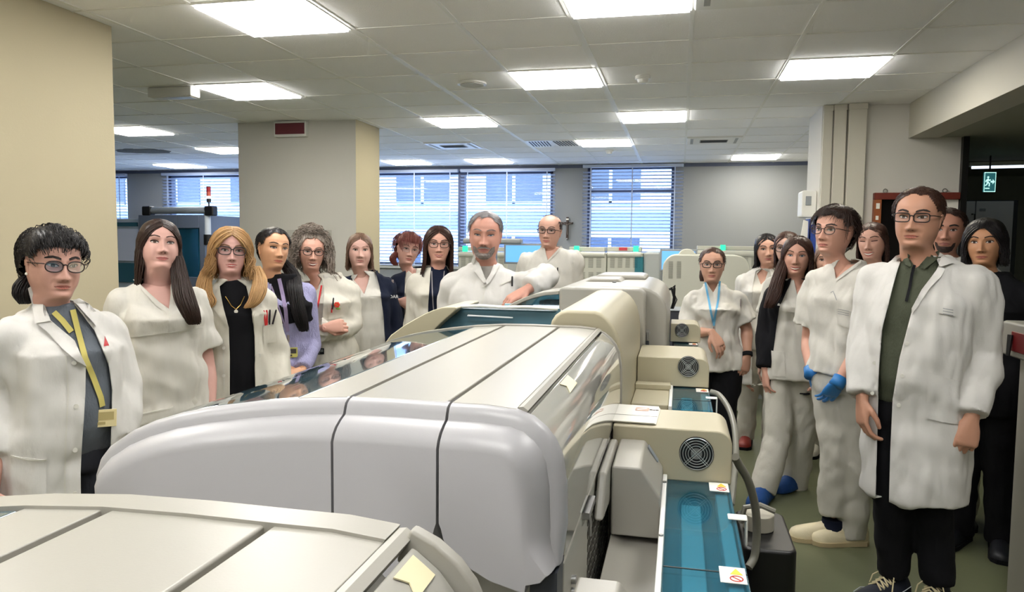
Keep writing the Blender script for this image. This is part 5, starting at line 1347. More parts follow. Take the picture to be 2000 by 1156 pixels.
M_LYEL = cloth('yellow grey lanyard', (190, 178, 104), .1); M_BADGE = mat('badge card', s2l(222, 208, 160), .3); M_PRINT = mat('badge print', s2l(176, 160, 110), .5); M_WHITET = cloth('white trouser cotton', (196, 193, 183), .25)
M_RED = mat('red enamel', s2l(190, 34, 44), .35)
def skirt_shoes(p, m=None):
    for sd in (-1, 1): p.shoe(sd, m or M_SOLE, 'shoe', sole=M_BLACKC)

def P1():
    p = Person('woman with short dark hair, round glasses and an open white coat over grey turtleneck', 118, 2.15, 451, 142, hx=106, hh=.222, yaw=20, head=(20, -4, 3), width=1.16, fringe_z=.62, skin_c=(214, 164, 148),
               armL=((2, 760, .02), (-8, 900, -.10)), armR=((236, 745, .04), (234, 860, -.06)))
    p.body(dict(fat=.18, smile=.05, eye='dark', browt=.034, brow=.615, browc=(40, 30, 28), lip=(190, 112, 100), old=.5), hands=(dict(back=(-1, 0, 0)), dict(back=(1, 0, 0))))
    p.trousers(M_DARKT); skirt_shoes(p)
    p.garment('turtleneck', M_GREYK, .014, .50, sleeve='none', amp=.003, collar='turtle', belly=.05)
    p.buttons
    op = p.lx((74, 572), (98, 627), (146, 665), (167, 711), (166, 763), (160, 851), (157, 919), (160, 1150), (228, 1150), (219, 950), (217, 882), (221, 763), (213, 711), (187, 649), (148, 598), (120, 560))
    p.garment('lab_coat', M_COAT, .026, .30, .03, amp=.008, opening=op, belly=.055)
    p.patch('collar', M_COAT, [(52, 567), (68, 556), (80, 582), (99, 627), (69, 632)], .010, .006)
    p.patch('lapel', M_COAT, [(70, 632), (99, 627), (146, 665), (168, 711), (150, 700), (112, 668), (92, 648), (86, 640)], .004, .005)
    p.patch('collar', M_COAT, [(142, 590), (150, 596), (190, 640), (196, 618), (176, 598), (156, 586)], .010, .006)
    p.patch('pocket', M_COAT, [(22, 885), (90, 888), (92, 990), (26, 985)], .002, .004)
    p.strap('pocket_seam', M_STITCH, [(22, 886), (56, 891), (91, 889)], .006, .006)
    p.strap('coat_placket', M_STITCH, [(128, 690), (133, 760), (128, 850), (126, 960)], .004, .002)
    p.buttons([(144, 704), (148, 786), (146, 871), (146, 956)])
    p.strap('lanyard', M_LYEL, [(105, 612), (122, 628), (140, 650)], .017, .006)
    p.strap('lanyard', M_LYEL, [(143, 608), (152, 645), (166, 696), (182, 735), (197, 775), (200, 792)], .017, .008)
    p.box_badge(200, 815, .085, .060, M_BADGE, tilt=.04, face=M_PRINT)
    p.patch('lapel_pin', M_RED, [(203, 676), (207, 660), (214, 676)], .004, .003)
    p.hair(H_BLACK, 'short', .13, 1700, width=.011, vol=.05, seed=5, hairline=.80, top=.085, wild=.003, fringe=420)
    nape = p.headpose(np.array([[-.25, .25, .30], [-.33, .22, .16], [-.36, .18, .0], [-.35, .14, -.14]])); p.tail(H_BLACK, nape, .05, 46, name='nape_hair')
    p.glasses(M_TORT, .120, .080, .492, .009, 2.3, gloss=.22, lens=(.8, .8, .88))
    b = MB(); b.ball(p.headpose(np.array([[-.352, .02, .33]]))[0], .005); b.build('earring', M_PEARL, p.root)
    return p
def P17():
    p = Person('tall man with glasses in an open long white coat over a dark green polo shirt', 1800, 3.30, 367, 108, hx=1799, hh=.235, yaw=-16, build='m', head=(-12, -2, 2), width=1.08, skin_c=(204, 152, 126),
               armL=((1694, 640, .03), (1683, 775, -.10)), armR=((1922, 690, .03), (1898, 815, -.12)), legL=((1742, 920, -.02), (1745, 1098, .04)), legR=((1820, 930, .0), (1830, 1112, .05)))
    p.body(dict(fat=.13, jaw=.06, eye='brown', browt=.030, browc=(40, 28, 24), lip=(176, 100, 84), smile=.02), hands=(dict(dir=(.05, -.1, -1), back=(-.9, -.5, 0), side=-1, curl=(.4, .5, .4)), dict(dir=(-.15, -.15, -1), back=(.35, -1, 0), curl=(.55, .75, .5), thumb=.7)), beard=None)
    p.trousers(M_BLACKC, (.096, .092, .080, .072, .066), amp=.004, belly=.03)
    for sd, dn in ((-1, (-.75, -1, 0)), (1, (-.35, -1, 0))):
        o, o0, d, r_ = p.shoe(sd, mat('navy sneaker', s2l(30, 34, 46), .6), 'sneaker', .29, .05, .09, dn, sole=mat('sneaker sole', s2l(46, 48, 56), .6))
        lc = MB()
        for t in (.12, .19, .26, .33):
            c = o0+d*t*.29; z = .098-.09*(t-.12)
            lc.tube([c-r_*.030+d*.01+np.array([0, 0, z-.012]), c+np.array([0, 0, z+.008]), c+r_*.030-d*.012+np.array([0, 0, z-.012])], .0035, 6); lc.tube([c+r_*.030+d*.01+np.array([0, 0, z-.012]), c+np.array([0, 0, z+.009]), c-r_*.030-d*.012+np.array([0, 0, z-.012])], .0035, 6)
        for sg in (-1, 1): lc.tube([o0+d*.045+np.array([0, 0, .105]), o0+d*.03+r_*.03*sg+np.array([0, 0, .118]), o0+d*.06+r_*.05*sg+np.array([0, 0, .095]), o0+d*.07+r_*.055*sg+np.array([0, 0, .06])], .003, 6)
        lc.build('shoelace', mat('tan lace', s2l(196, 184, 148), .8), o)
        st = MB(); st.tube([o0+d*t*.29+r_*.049*sg*q+np.array([0, 0, z]) for sg in (-1,) for t, q, z in ((-.2, .9, .05), (0, .95, .045), (.2, 1.0, .04), (.45, 1.06, .05), (.62, .85, .045))], .002, 5)
        st.tube([o0+d*t*.29+r_*.050*q+np.array([0, 0, z]) for t, q, z in ((-.2, .9, .06), (0, .95, .045), (.2, 1.0, .05), (.45, 1.06, .045), (.62, .85, .05))], .002, 5); st.build('piping', mat('pale piping', s2l(200, 204, 210), .5), o)
    m_ol = cloth('dark green knit', (72, 76, 62), .3, 150)
    p.garment('polo_shirt', m_ol, .012, .50, sleeve='none', amp=.004, belly=.045, opening=p.lx((1768, 494), (1780, 512), (1789, 524), (1808, 510), (1832, 488), (1800, 465)))
    op = p.lx((1757, 500), (1746, 548), (1722, 645), (1715, 742), (1712, 846), (1709, 980), (1736, 1010), (1739, 880), (1744, 777), (1758, 694), (1781, 606), (1818, 548), (1834, 518), (1850, 478), (1800, 455), (1768, 470))
    p.garment('lab_coat', M_COAT, .024, .270, .012, amp=.008, opening=op, belly=.05)
    p.patch('polo_collar', m_ol, [(1757, 500), (1770, 486), (1784, 515), (1776, 522), (1762, 514)], .012, .006)
    p.patch('polo_collar', m_ol, [(1796, 518), (1812, 500), (1838, 488), (1832, 505), (1806, 526)], .012, .006)
    p.strap('zip', M_BLACKC, [(1786, 518), (1781, 535), (1777, 560), (1770, 588)], .010, .006)
    p.patch('collar', M_COAT, [(1838, 494), (1848, 500), (1864, 513), (1836, 521), (1830, 508)], .012, .006)
    p.patch('collar', M_COAT, [(1760, 496), (1766, 502), (1757, 512), (1740, 508), (1748, 500)], .012, .006)
    p.patch('lapel', M_COAT, [(1834, 521), (1846, 525), (1838, 540), (1817, 560), (1790, 600), (1781, 610), (1781, 600), (1800, 565)], .004, .006)
    p.patch('lapel', M_COAT, [(1757, 512), (1740, 510), (1728, 560), (1718, 640), (1722, 645), (1736, 590), (1746, 548)], .004, .005)
    p.patch('pocket', M_COAT, [(1834, 580), (1866, 586), (1866, 616), (1834, 610)], .002, .004)
    p.patch('pocket', M_COAT, [(1812, 722), (1876, 744), (1872, 826), (1808, 812)], .002, .004)
    for yy in (602, 607, 612): p.strap('pocket_print', mat('grey ink', s2l(140, 142, 146), .8), [(1841, yy-2), (1861, yy+2)], .0025, .006, .001)
    p.buttons([(1708, 708), (1704, 767), (1772, 667), (1763, 728), (1756, 788)])
    p.hair(H_CHEST, 'short', .10, 1300, width=.008, vol=.012, seed=9, hairline=.875, top=.022, wild=.004, comb=.5)
    p.glasses(M_BLKF, .118, .072, .498, .009, 4.0)
    return p
def seam(p, pts, w=.004, off=.003): p.strap('seam', M_STITCH, pts, w, off, .002)
def lashes(**k): return k
def P2():
    p = Person('woman with long dark brown hair in white V-neck scrubs, beside the cream wall end', 312, 2.86, 431, 103, hx=312, hh=.222, yaw=10, head=(9, 9, 4), width=1.12, skin_c=(220, 172, 160),
               armL=((228, 735, .06), (246, 840, -.06)), armR=((404, 715, .06), (412, 800, -.04)))
    p.body(dict(fat=.26, eye='brown', browc=(64, 44, 40), brow=.612, browt=.020, smile=.1, lip=(184, 104, 100), open=.9, lash=1.3), hands=(dict(back=(-1, 0, 0)), dict(back=(1, 0, 0))))
    p.trousers(M_WHITET); skirt_shoes(p, M_WHITET)
    op = p.lx((262, 548), (300, 530), (336, 545), (334, 572), (330, 603), (310, 590))
    p.garment('scrub_top', M_SCRUB, .024, .44, .02, 'short', .009, op, belly=.035, sl_ease=.022, bust=.035)
    p.patch('neck_band', M_SCRUB, [(258, 548), (263, 547), (311, 590), (330, 603), (330, 612), (306, 598)], .003, .004)
    seam(p, [(247, 658), (290, 652), (345, 645), (398, 641)]); seam(p, [(331, 606), (331, 645)])
    p.patch('pocket', M_SCRUB, [(254, 810), (338, 790), (348, 850), (262, 860)], .002, .004)
    seam(p, [(254, 812), (296, 801), (338, 792)], .006, .006)
    b = MB(); s_ = p.surf
    p.strap('necklace', M_GOLD, [(286, 560), (300, 573), (314, 577), (326, 570)], .004, .004, .002)
    p.box_badge(318, 583, .010, .010, M_GOLD, 'pendant')
    p.hair(H_DARK, 'long', 1.05, 420, wave=.025, vol=.05, width=.022, seed=2, front=66, top=.03, wfreq=1.0, collide=False)
    p.tail(H_DARK, [p.loc(345, 500, -.04), p.loc(352, 545, -.09), p.loc(360, 580, -.15), p.loc(372, 610, -.17), p.loc(380, 634, -.165)], .085, 90, 5, 'front_hair')
    for q in ((-.345, -.03, .28), (.345, -.03, .28)):
        c = p.headpose(np.array([q]))[0]; b = MB(); b.tube([c, c-np.array([0, 0, .022])], .0012, 5); b.ball(c-np.array([0, 0, .024]), .0042); b.build('earring', M_PEARL, p.root)
def P3():
    p = Person('blonde woman with dark cat-eye glasses in an open cream coat over a black top', 458, 3.28, 447, 95, hx=452, hh=.222, yaw=8, head=(4, 3, 3), width=1.02, skin_c=(220, 170, 160),
               armL=((396, 690, .06), (400, 790, -.05)), armR=((540, 690, .05), (545, 770, -.06)))
    p.body(dict(fat=.05, smile=.35, teeth=.012, eye='brown', browc=(120, 84, 60), lip=(190, 92, 92)), hands=(dict(back=(-1, 0, 0)), dict(back=(1, 0, 0))))
    p.trousers(M_BLACKC); skirt_shoes(p)
    p.garment('black_top', M_BLACKC, .012, .46, sleeve='none', amp=.002, bust=.012, collar='turtle', belly=.02)
    op = p.lx((428, 560), (434, 592), (447, 638), (449, 700), (448, 1000), (500, 1000), (499, 762), (498, 657), (492, 607), (482, 560), (455, 540))
    p.garment('lab_coat', M_COATC, .028, .30, .03, amp=.008, opening=op, belly=.02)
    p.patch('lapel', M_COATC, [(428, 562), (420, 575), (406, 590), (424, 610), (444, 634), (447, 638), (434, 592)], .004, .006)
    p.patch('lapel', M_COATC, [(484, 562), (494, 580), (512, 596), (500, 618), (498, 640), (493, 607)], .004, .006)
    p.patch('pocket', M_COATC, [(514, 636), (540, 632), (544, 672), (516, 676)], .002, .004); seam(p, [(514, 637), (540, 633)], .006, .006)
    for x, m, t in ((518, M_PENR, -.1), (522, M_PENR, 0), (528, M_PENB, .05), (537, M_PENB, .25)): p.pen(x, 625, .075, m, t)
    seam(p, [(436, 660), (438, 760)]); p.buttons([(437, 678), (437, 732), (507, 694), (510, 745)])
    p.strap('necklace', M_GOLD, [(440, 580), (452, 598), (461, 604), (470, 596), (478, 580)], .003, .004, .0015); c = p.surf(461, 608); b = MB(); b.disc(c, .009, 'y', .004, 16); b.build('pendant', M_PEARL, p.root)
    p.hair(H_BLOND, 'long', .52, 420, wave=.075, vol=.11, width=.020, seed=3, front=56, top=.05, wfreq=.9, flick=.40, wild=.006)
    p.tail(H_BLOND, [p.loc(408, 520, .0), p.loc(400, 545, -.05), p.loc(398, 570, -.10), p.loc(408, 588, -.13), p.loc(404, 602, -.13)], .075, 50, 5, 'front_hair')
    p.tail(H_BLOND, [p.loc(500, 520, .0), p.loc(508, 545, -.05), p.loc(504, 570, -.11), p.loc(496, 590, -.14), p.loc(484, 602, -.14)], .075, 50, 6, 'front_hair')
    p.glasses(M_BLKF, .130, .085, .495, .010, 2.7, gloss=.05)
def P4():
    p = Person('woman with a long black ponytail over her shoulder, lilac fuzzy sweater and dark vest', 556, 3.74, 447, 90, hx=536, hh=.222, yaw=16, head=(22, 3, 6), width=.92, skin_c=(222, 168, 132),
               armL=((512, 690, .05), (566, 722, -.16)), armR=((606, 672, .02), (590, 722, -.18)))
    m_l = cloth('lilac fuzzy knit', (158, 156, 192), .7, 130)
    p.body(dict(smile=.2, eye='brown', brow=.61, browt=.022, browc=(34, 24, 22), lip=(196, 110, 90), lash=1.4, open=.85), hands=(dict(dir=(1, -.3, -.35), back=(0, -.3, 1), side=1, curl=(.3, .4, .3)), dict(dir=(-1, -.5, -.4), back=(.2, -.5, 1), side=-1, curl=(.3, .35, .3))))
    p.trousers(M_BLACKC); skirt_shoes(p)
    p.garment('sweater', m_l, .016, .50, sleeve='long', amp=.005, sl_ease=.016)
    p.garment('vest', M_BLACKC, .024, p.lx((556, 632))[0][1]/p.H, sleeve='none', amp=.004, collar='turtle')
    pass
    p.strap('lanyard', cloth('lilac lanyard', (150, 136, 170), .5, 80), [(545, 545), (552, 575), (558, 605), (560, 632), (562, 648)], .020, .006)
    p.strap('lanyard', cloth('lilac lanyard', (150, 136, 170), .5, 80), [(530, 560), (545, 600), (556, 635), (562, 648)], .008, .006)
    c = p.surf(563, 662); b = MB(); b.tube([c+np.array([0, 0, .02]), c-np.array([0, 0, .02])], .007, 10); b.build('key_clip', M_WIRE, p.root)
    p.box_badge(568, 689, .072, .055, mat('yellow badge', s2l(206, 200, 110), .4), face=mat('badge dark', s2l(70, 66, 60), .5))
    p.hair(H_BLACK, 'short', .12, 900, width=.009, vol=.003, seed=4, hairline=.855, top=.045, wild=.001, comb=1.4)
    hp = p.headpose(np.array([[.0, .47, .62], [.18, .50, .45]]))
    p.tail(H_BLACK, [hp[0], hp[1], p.loc(568, 530, .04), p.loc(574, 560, -.08), p.loc(580, 595, -.125), p.loc(588, 625, -.135), p.loc(594, 648, -.13)], .085, 110, 6)
def P5():
    p = Person('smiling woman with big curly grey hair, round glasses, crossed arms and red lanyard', 642, 4.16, 456, 92, hx=609, hh=.220, yaw=6, head=(8, 0, 2), width=.98, skin_c=(224, 170, 150),
               armL=((612, 650, -.03), (634, 640, -.235)), armR=((690, 636, -.02), (622, 652, -.20)))
    p.body(dict(smile=.9, teeth=.030, eye='brown', open=.65, browc=(110, 92, 84), lip=(186, 104, 96), old=1.0), hands=(dict(dir=(1, -.1, .15), back=(0, -1, .3), side=1, curl=(.8, 1.0, .6), thumb=.9), None))
    p.trousers(M_WHITET); skirt_shoes(p, M_WHITET)
    p.garment('tee_shirt', M_WHITET, .014, .50, sleeve='none', amp=.004, opening=p.lx((592, 548), (598, 566), (608, 572), (620, 566), (628, 545), (610, 530)))
    p.garment('lab_coat', M_COATC, .024, .32, .02, amp=.009, opening=p.lx((592, 550), (595, 580), (602, 610), (612, 645), (625, 645), (631, 610), (633, 570), (628, 545), (610, 530)))
    p.patch('lapel', M_COATC, [(630, 552), (636, 560), (640, 575), (644, 582), (634, 600), (628, 628), (630, 600)], .004, .006)
    p.strap('lanyard', M_RED2, [(594, 556), (603, 590), (612, 624)], .010, .008); p.strap('lanyard', M_RED2, [(628, 558), (622, 590), (615, 624)], .010, .008)
    p.patch('pocket', M_COATC, [(640, 598), (664, 598), (664, 622), (642, 624)], .002, .004)
    p.pen(650, 594, .07, M_PENB, .1); p.pen(648, 602, .06, M_PENR, .05)
    c = p.surf(658, 594, .012); b = MB()
    for k in range(6): b.ball(c+np.array([.010*math.cos(k*PI/3), 0, .010*math.sin(k*PI/3)]), (.008, .005, .008), 8, 6)
    o = b.build('flower_brooch', mat('flower red', s2l(206, 52, 30), .5), p.root); b = MB(); b.ball(c-np.array([0, .004, 0]), .004); b.build('flower_centre', M_GOLD, o)
    c = p.surf(660, 602, .010); b = MB(); b.ball(c, (.014, .005, .006), 8, 6); b.build('leaf_pin', mat('leaf green', s2l(110, 150, 50), .5), p.root)
    p.box_badge(623, 686, .060, .036, M_BLACKC, face=mat('badge grey', s2l(90, 96, 96), .4))
    p.hair(H_GREYC, 'short', .12, 500, width=.010, vol=.05, seed=6, hairline=.86, top=.06, wild=.02)
    hb = p.root.children[-1]; bpy.data.objects.remove(hb)
    p.hair(H_GREYC, 'curly', .2, 1700, vol=.26, width=.024, seed=6, hairline=.86, top=.06, curl_r=.06)
    p.glasses(M_TORT, .112, .082, .495, .010, 2.4)
    for x in (-.35, .35):
        b = MB(); b.ball(p.headpose(np.array([[x, -.02, .32]]))[0], .0055); b.build('earring', M_PEARL, p.root)
def P6():
    p = Person('woman with shoulder-length ash brown hair, white scrubs under an open navy jacket', 716, 4.62, 456, 80, hx=703, hh=.222, yaw=6, head=(3, 1, 1), width=1.04, skin_c=(222, 176, 162),
               armL=((672, 650, .05), (680, 720, -.04)), armR=((770, 640, .04), (752, 690, -.06)))
    p.body(dict(fat=.12, eye='brown', browc=(140, 104, 90), browt=.014, lip=(186, 120, 112)), hands=(dict(back=(-1, 0, 0)), dict(back=(1, 0, 0))))
    p.trousers(M_WHITET); skirt_shoes(p, M_WHITET)
    p.garment('scrub_top', M_SCRUB, .016, .44, .02, 'none', .007, p.lx((690, 548), (700, 558), (711, 574), (718, 556), (722, 540), (705, 525)), belly=.03)
    p.garment('navy_jacket', M_NAVY, .028, .46, .01, 'long', .007, p.lx((684, 540), (685, 580), (688, 640), (690, 800), (757, 800), (755, 690), (750, 620), (742, 560), (734, 528), (712, 520), (695, 525)), belly=.03)
    seam(p, [(712, 575), (711, 600)]); seam(p, [(724, 576), (744, 578)], .006, .004); p.strap('drawstring', M_BLACKC, [(686, 545), (690, 560), (695, 572)], .006, .004)
    v, f = text_mesh('DAR', .030); c = p.surf(770, 581, .022); b = MB(); b.add([(x+c[0], c[1]-z, y+c[2]) for x, y, z in v], f); b.build('lettering', M_PAPER2, p.root, smooth=False)
    p.box_badge(768, 551, .014, .022, M_WIRE, 'pin')
    p.hair(H_ASH, 'long', .50, 420, wave=.02, vol=.035, width=.016, seed=7, front=72, top=.02, wfreq=1.0, flick=.12)
def P7():
    p = Person('woman with red brown fringe and thin wire glasses, navy jacket over white, leaning in behind', 812, 5.05, 457, 60, hx=802, hh=.216, yaw=4, head=(12, -2, 10), width=.98, skin_c=(216, 166, 150), hdy=0, fringe_z=.45,
               armL=((768, 620, .02), (778, 590, -.20)))
    p.body(dict(eye='brown', lip=(176, 100, 92), smile=.1, old=.6, fat=.05, open=.8), hands=(dict(dir=(1, -.1, .05), back=(-.2, -1, .2), side=1, curl=(.6, .7, .4)), dict(back=(1, 0, 0))))
    p.trousers(M_WHITET); skirt_shoes(p, M_WHITET)
    p.garment('white_coat', M_COATC, .014, .36, .02, 'none', .006, p.lx((796, 528), (806, 536), (812, 534), (815, 520), (800, 512)))
    p.garment('navy_jacket', M_NAVY, .026, .48, .0, 'long', .006, p.lx((793, 522), (790, 545), (790, 600), (788, 760), (840, 760), (840, 520), (815, 510)))
    p.hair(H_RED, 'short', .26, 1100, width=.012, vol=.05, seed=8, hairline=.82, top=.07, wild=.006, fringe=260)
    nape = p.headpose(np.array([[-.34, .1, .35], [-.42, .02, .2], [-.44, -.02, .05], [-.36, -.06, -.10]])); p.tail(H_RED, nape, .05, 40, name='side_hair')
    p.glasses(M_WIRE, .118, .066, .485, .005, 2.4, gloss=.06)
def P8():
    p = Person('smiling woman with long straight dark hair and glasses, navy top under an open white coat', 852, 4.55, 443, 80, hx=857, hh=.222, yaw=4, head=(2, 0, 1), width=.96, skin_c=(220, 170, 152),
               armL=((806, 640, .05), (806, 700, -.06)))
    p.body(dict(smile=1.0, teeth=.010, eye='dark', open=.7, browc=(44, 32, 30), lip=(190, 104, 100)), hands=(dict(back=(-1, 0, 0)), dict(back=(1, 0, 0))))
    p.trousers(M_DARKT); skirt_shoes(p)
    p.garment('navy_top', M_NAVY, .016, .48, sleeve='none', amp=.004, opening=p.lx((842, 518), (848, 526), (858, 528), (868, 526), (874, 516), (857, 505)))
    p.garment('lab_coat', M_COATC, .024, .32, .02, amp=.008, opening=p.lx((842, 515), (840, 540), (838, 570), (836, 600), (834, 760), (890, 760), (884, 600), (882, 550), (876, 515), (857, 505)))
    for q in ([(843, 530), (844, 560), (846, 596), (850, 640)], [(868, 530), (864, 565), (858, 600), (852, 640)]): p.strap('lanyard', mat('grey cord', s2l(150, 146, 150), .6), q, .006, .006)
    p.hair(H_CHEST, 'long', .85, 460, wave=.012, vol=.075, width=.018, seed=11, front=64, top=.03, wfreq=1, flick=.10)
    p.glasses(M_TORT, .118, .080, .490, .009, 2.8)
def P9():
    p = Person('grey-bearded man in a white lab coat leaning his forearm on the analyzer', 948, 3.62, 414, 110, hx=950, hh=.228, yaw=2, build='m', head=(-4, -2, 2), width=1.03, hairsq=1, skin_c=(206, 150, 132),
               armL=((876, 590, .03), (884, 680, -.04)), armR=((1070, 541, -.10), (1033, 563, -.24)))
    p.body(dict(fat=.10, jaw=.05, eye='blue', open=.55, browc=(110, 96, 92), lip=(170, 104, 96), beardc=(132, 122, 118), smile=.15, old=.8),
           beard=[[(-.235, .16), (-.17, .04), (-.08, -.02), (0, -.03), (.08, -.02), (.17, .04), (.235, .16), (.235, .27), (.165, .235), (.14, .15), (.09, .118), (0, .112), (-.09, .118), (-.14, .15), (-.165, .235), (-.235, .27)], [(-.15, .20), (-.12, .235), (-.05, .262), (0, .256), (.05, .262), (.12, .235), (.15, .20), (.11, .208), (0, .222), (-.11, .208)]],
           hands=(dict(back=(-1, 0, 0)), dict(dir=(-1, -.25, -.55), back=(-.45, -.35, .9), side=-1, curl=(.35, .45, .35), spread=.10)))
    p.trousers(M_WHITET); skirt_shoes(p, M_WHITET)
    p.garment('grey_shirt', cloth('grey jersey', (150, 146, 140), .2), .010, .50, sleeve='none', amp=.003, belly=.03)
    p.garment('lab_coat', M_COAT, .026, .30, .02, amp=.007, sl_ease=.016, opening=p.lx((930, 498), (936, 515), (943, 532), (949, 548), (957, 536), (966, 515), (973, 495), (968, 478), (935, 478)), belly=.03)
    p.patch('collar', M_COAT, [(934, 488), (930, 500), (924, 518), (920, 512), (926, 494)], .010, .006)
    p.patch('collar', M_COAT, [(972, 480), (980, 488), (984, 514), (976, 516), (967, 510)], .012, .006)
    p.patch('lapel', M_COAT, [(930, 500), (922, 518), (930, 524), (926, 530), (944, 552), (949, 552), (949, 547), (938, 520)], .004, .006)
    p.patch('lapel', M_COAT, [(967, 512), (976, 518), (970, 530), (956, 552), (950, 556), (949, 548), (957, 536)], .004, .006)
    seam(p, [(949, 552), (944, 580), (940, 604)]); seam(p, [(978, 556), (992, 550), (1000, 548)], .006, .004); p.pen(1001, 552, .05, M_PENB)
    p.buttons([(944, 560)], r=.006)
    p.hair(H_GREY, 'short', .07, 1300, width=.007, vol=.004, seed=12, hairline=.87, top=.022, wild=.002, comb=.3)
def P10():
    p = Person('balding man with glasses in white V-neck scrubs standing in front of the crucifix wall', 1074, 5.0, 420, 64, hx=1076, hh=.218, yaw=-8, build='m', head=(-14, 1, 2), width=.96, shz=1.415, skin_c=(222, 172, 152),
               armR=((1112, 560, .03), (1090, 600, -.14)))
    p.body(dict(eye='brown', browc=(70, 52, 46), smile=.25, lip=(186, 112, 104), open=.8), hands=(dict(back=(-1, 0, 0)), dict(dir=(-1, -.3, -.3), back=(0, -.6, .8), side=-1)))
    p.trousers(M_WHITET); skirt_shoes(p, M_WHITET)
    p.garment('scrub_top', M_SCRUB, .020, .46, .02, 'short', .009, p.lx((1064, 484), (1066, 496), (1070, 508), (1082, 496), (1096, 480), (1080, 470)), sl_ease=.018)
    p.patch('neck_band', M_SCRUB, [(1096, 480), (1099, 482), (1084, 499), (1070, 511), (1067, 512), (1070, 508)], .003, .004)
    p.pen(1089, 531, .05, M_PENB)
    p.hair(H_DARK, 'bald', .06, 700, width=.007, vol=.008, seed=13, top=.012, wild=.002)
    p.glasses(M_BLKF, .120, .072, .495, .010, 3.4)
def P11():
    p = Person('woman with glasses and pulled back hair in a white scrub top with blue lanyard', 1396, 5.05, 484, 64, hx=1392, hh=.220, yaw=2, head=(0, 0, 0), width=1.08, skin_c=(214, 164, 140),
               armL=((1350, 650, .0), (1390, 648, -.19)), armR=((1458, 640, .05), (1460, 694, -.04)))
    p.body(dict(fat=.05, eye='dark', browc=(50, 36, 32), lip=(184, 112, 102), smile=.1), hands=(dict(dir=(.55, -.3, -.85), back=(.5, -.8, .2), side=1, curl=(.35, .5, .4)), dict(dir=(-.2, -.2, -1), back=(.5, -.8, 0), side=1, curl=(.5, .6, .4))))
    p.trousers(M_BLACKC); skirt_shoes(p, mat('red clog', s2l(130, 40, 34), .5))
    p.garment('scrub_top', M_SCRUB, .026, .46, .02, 'short', .012, p.lx((1376, 546), (1384, 560), (1393, 572), (1400, 560), (1407, 545), (1391, 535)), sl_ease=.028)
    p.strap('lanyard', cloth('sky blue lanyard', (104, 168, 206), .1), [(1377, 552), (1384, 585), (1390, 615), (1394, 632)], .013, .006); p.strap('lanyard', cloth('sky blue lanyard', (104, 168, 206), .1), [(1406, 550), (1403, 585), (1397, 615), (1394, 636)], .013, .008)
    p.box_badge(1394, 641, .010, .022, M_WIRE, 'lanyard_clip')
    p.patch('pocket', M_SCRUB, [(1432, 592), (1447, 592), (1447, 615), (1434, 615)], .003, .004); p.pen(1447, 596, .06, M_WIRE)
    S, E, W = p.joints(1); d = (W-E)/np.linalg.norm(W-E); b = MB(); b.tube([W-d*.022, W+d*.004], .033, 16); b.build('wristwatch', M_BLACKC, p.root, bevel=.002)
    p.hair(H_CHEST, 'short', .10, 800, width=.008, vol=.002, seed=14, hairline=.86, top=.022, wild=.001, comb=1.4)
    p.tail(H_CHEST, list(p.headpose(np.array([[-.1, .45, .55], [-.26, .42, .35], [-.30, .34, .15], [-.29, .28, -.02]]))), .03, 40, 3)
    p.glasses(M_BLKF, .122, .074, .500, .010, 3.2, gloss=.04)
def P12():
    p = Person('woman with straight black hair and white coat behind the woman with the blue lanyard', 1490, 5.75, 457, 60, hx=1496, hh=.222, yaw=8, head=(6, 0, -4), width=.98, skin_c=(218, 168, 146),
               armL=((1446, 650, .04), (1452, 720, -.05)))
    p.body(dict(smile=.35, eye='dark', browc=(40, 30, 28), lip=(190, 110, 104)), hands=(dict(back=(-1, 0, 0)), dict(back=(1, 0, 0))))
    p.trousers(M_WHITET); skirt_shoes(p, mat('red clog', s2l(130, 40, 34), .5))
    p.garment('scrub_top', M_SCRUB, .014, .46, .0, 'none', .005, p.lx((1478, 535), (1482, 546), (1486, 556), (1494, 548), (1500, 532), (1488, 525)))
    p.garment('lab_coat', M_COAT, .026, .30, .02, 'long', .008, p.lx((1476, 530), (1470, 560), (1468, 600), (1468, 660), (1470, 830), (1512, 830), (1512, 560), (1504, 530), (1490, 524)))
    p.hair(H_BLACK, 'long', .52, 380, wave=.01, vol=.035, width=.016, seed=15, front=68, top=.025, wfreq=1)
def P13():
    p = Person('woman with round glasses half hidden behind the long-haired woman in the black cardigan', 1546, 5.32, 453, 60, hx=1536, hh=.220, yaw=-4, head=(-8, 0, -5), width=.96, skin_c=(222, 180, 164))
    p.body(dict(smile=.4, eye='brown', lip=(190, 112, 106)), hands=(dict(back=(-1, 0, 0)), dict(back=(1, 0, 0))))
    p.trousers(M_WHITET); skirt_shoes(p, M_WHITET)
    p.garment('scrub_top', M_SCRUB, .020, .46, .0, 'short', .006)
    p.hair(H_CHEST, 'long', .75, 380, wave=.02, vol=.035, width=.016, seed=16, front=68, top=.025, wfreq=1)
    p.glasses(M_BLKF, .115, .085, .495, .009, 2.3)
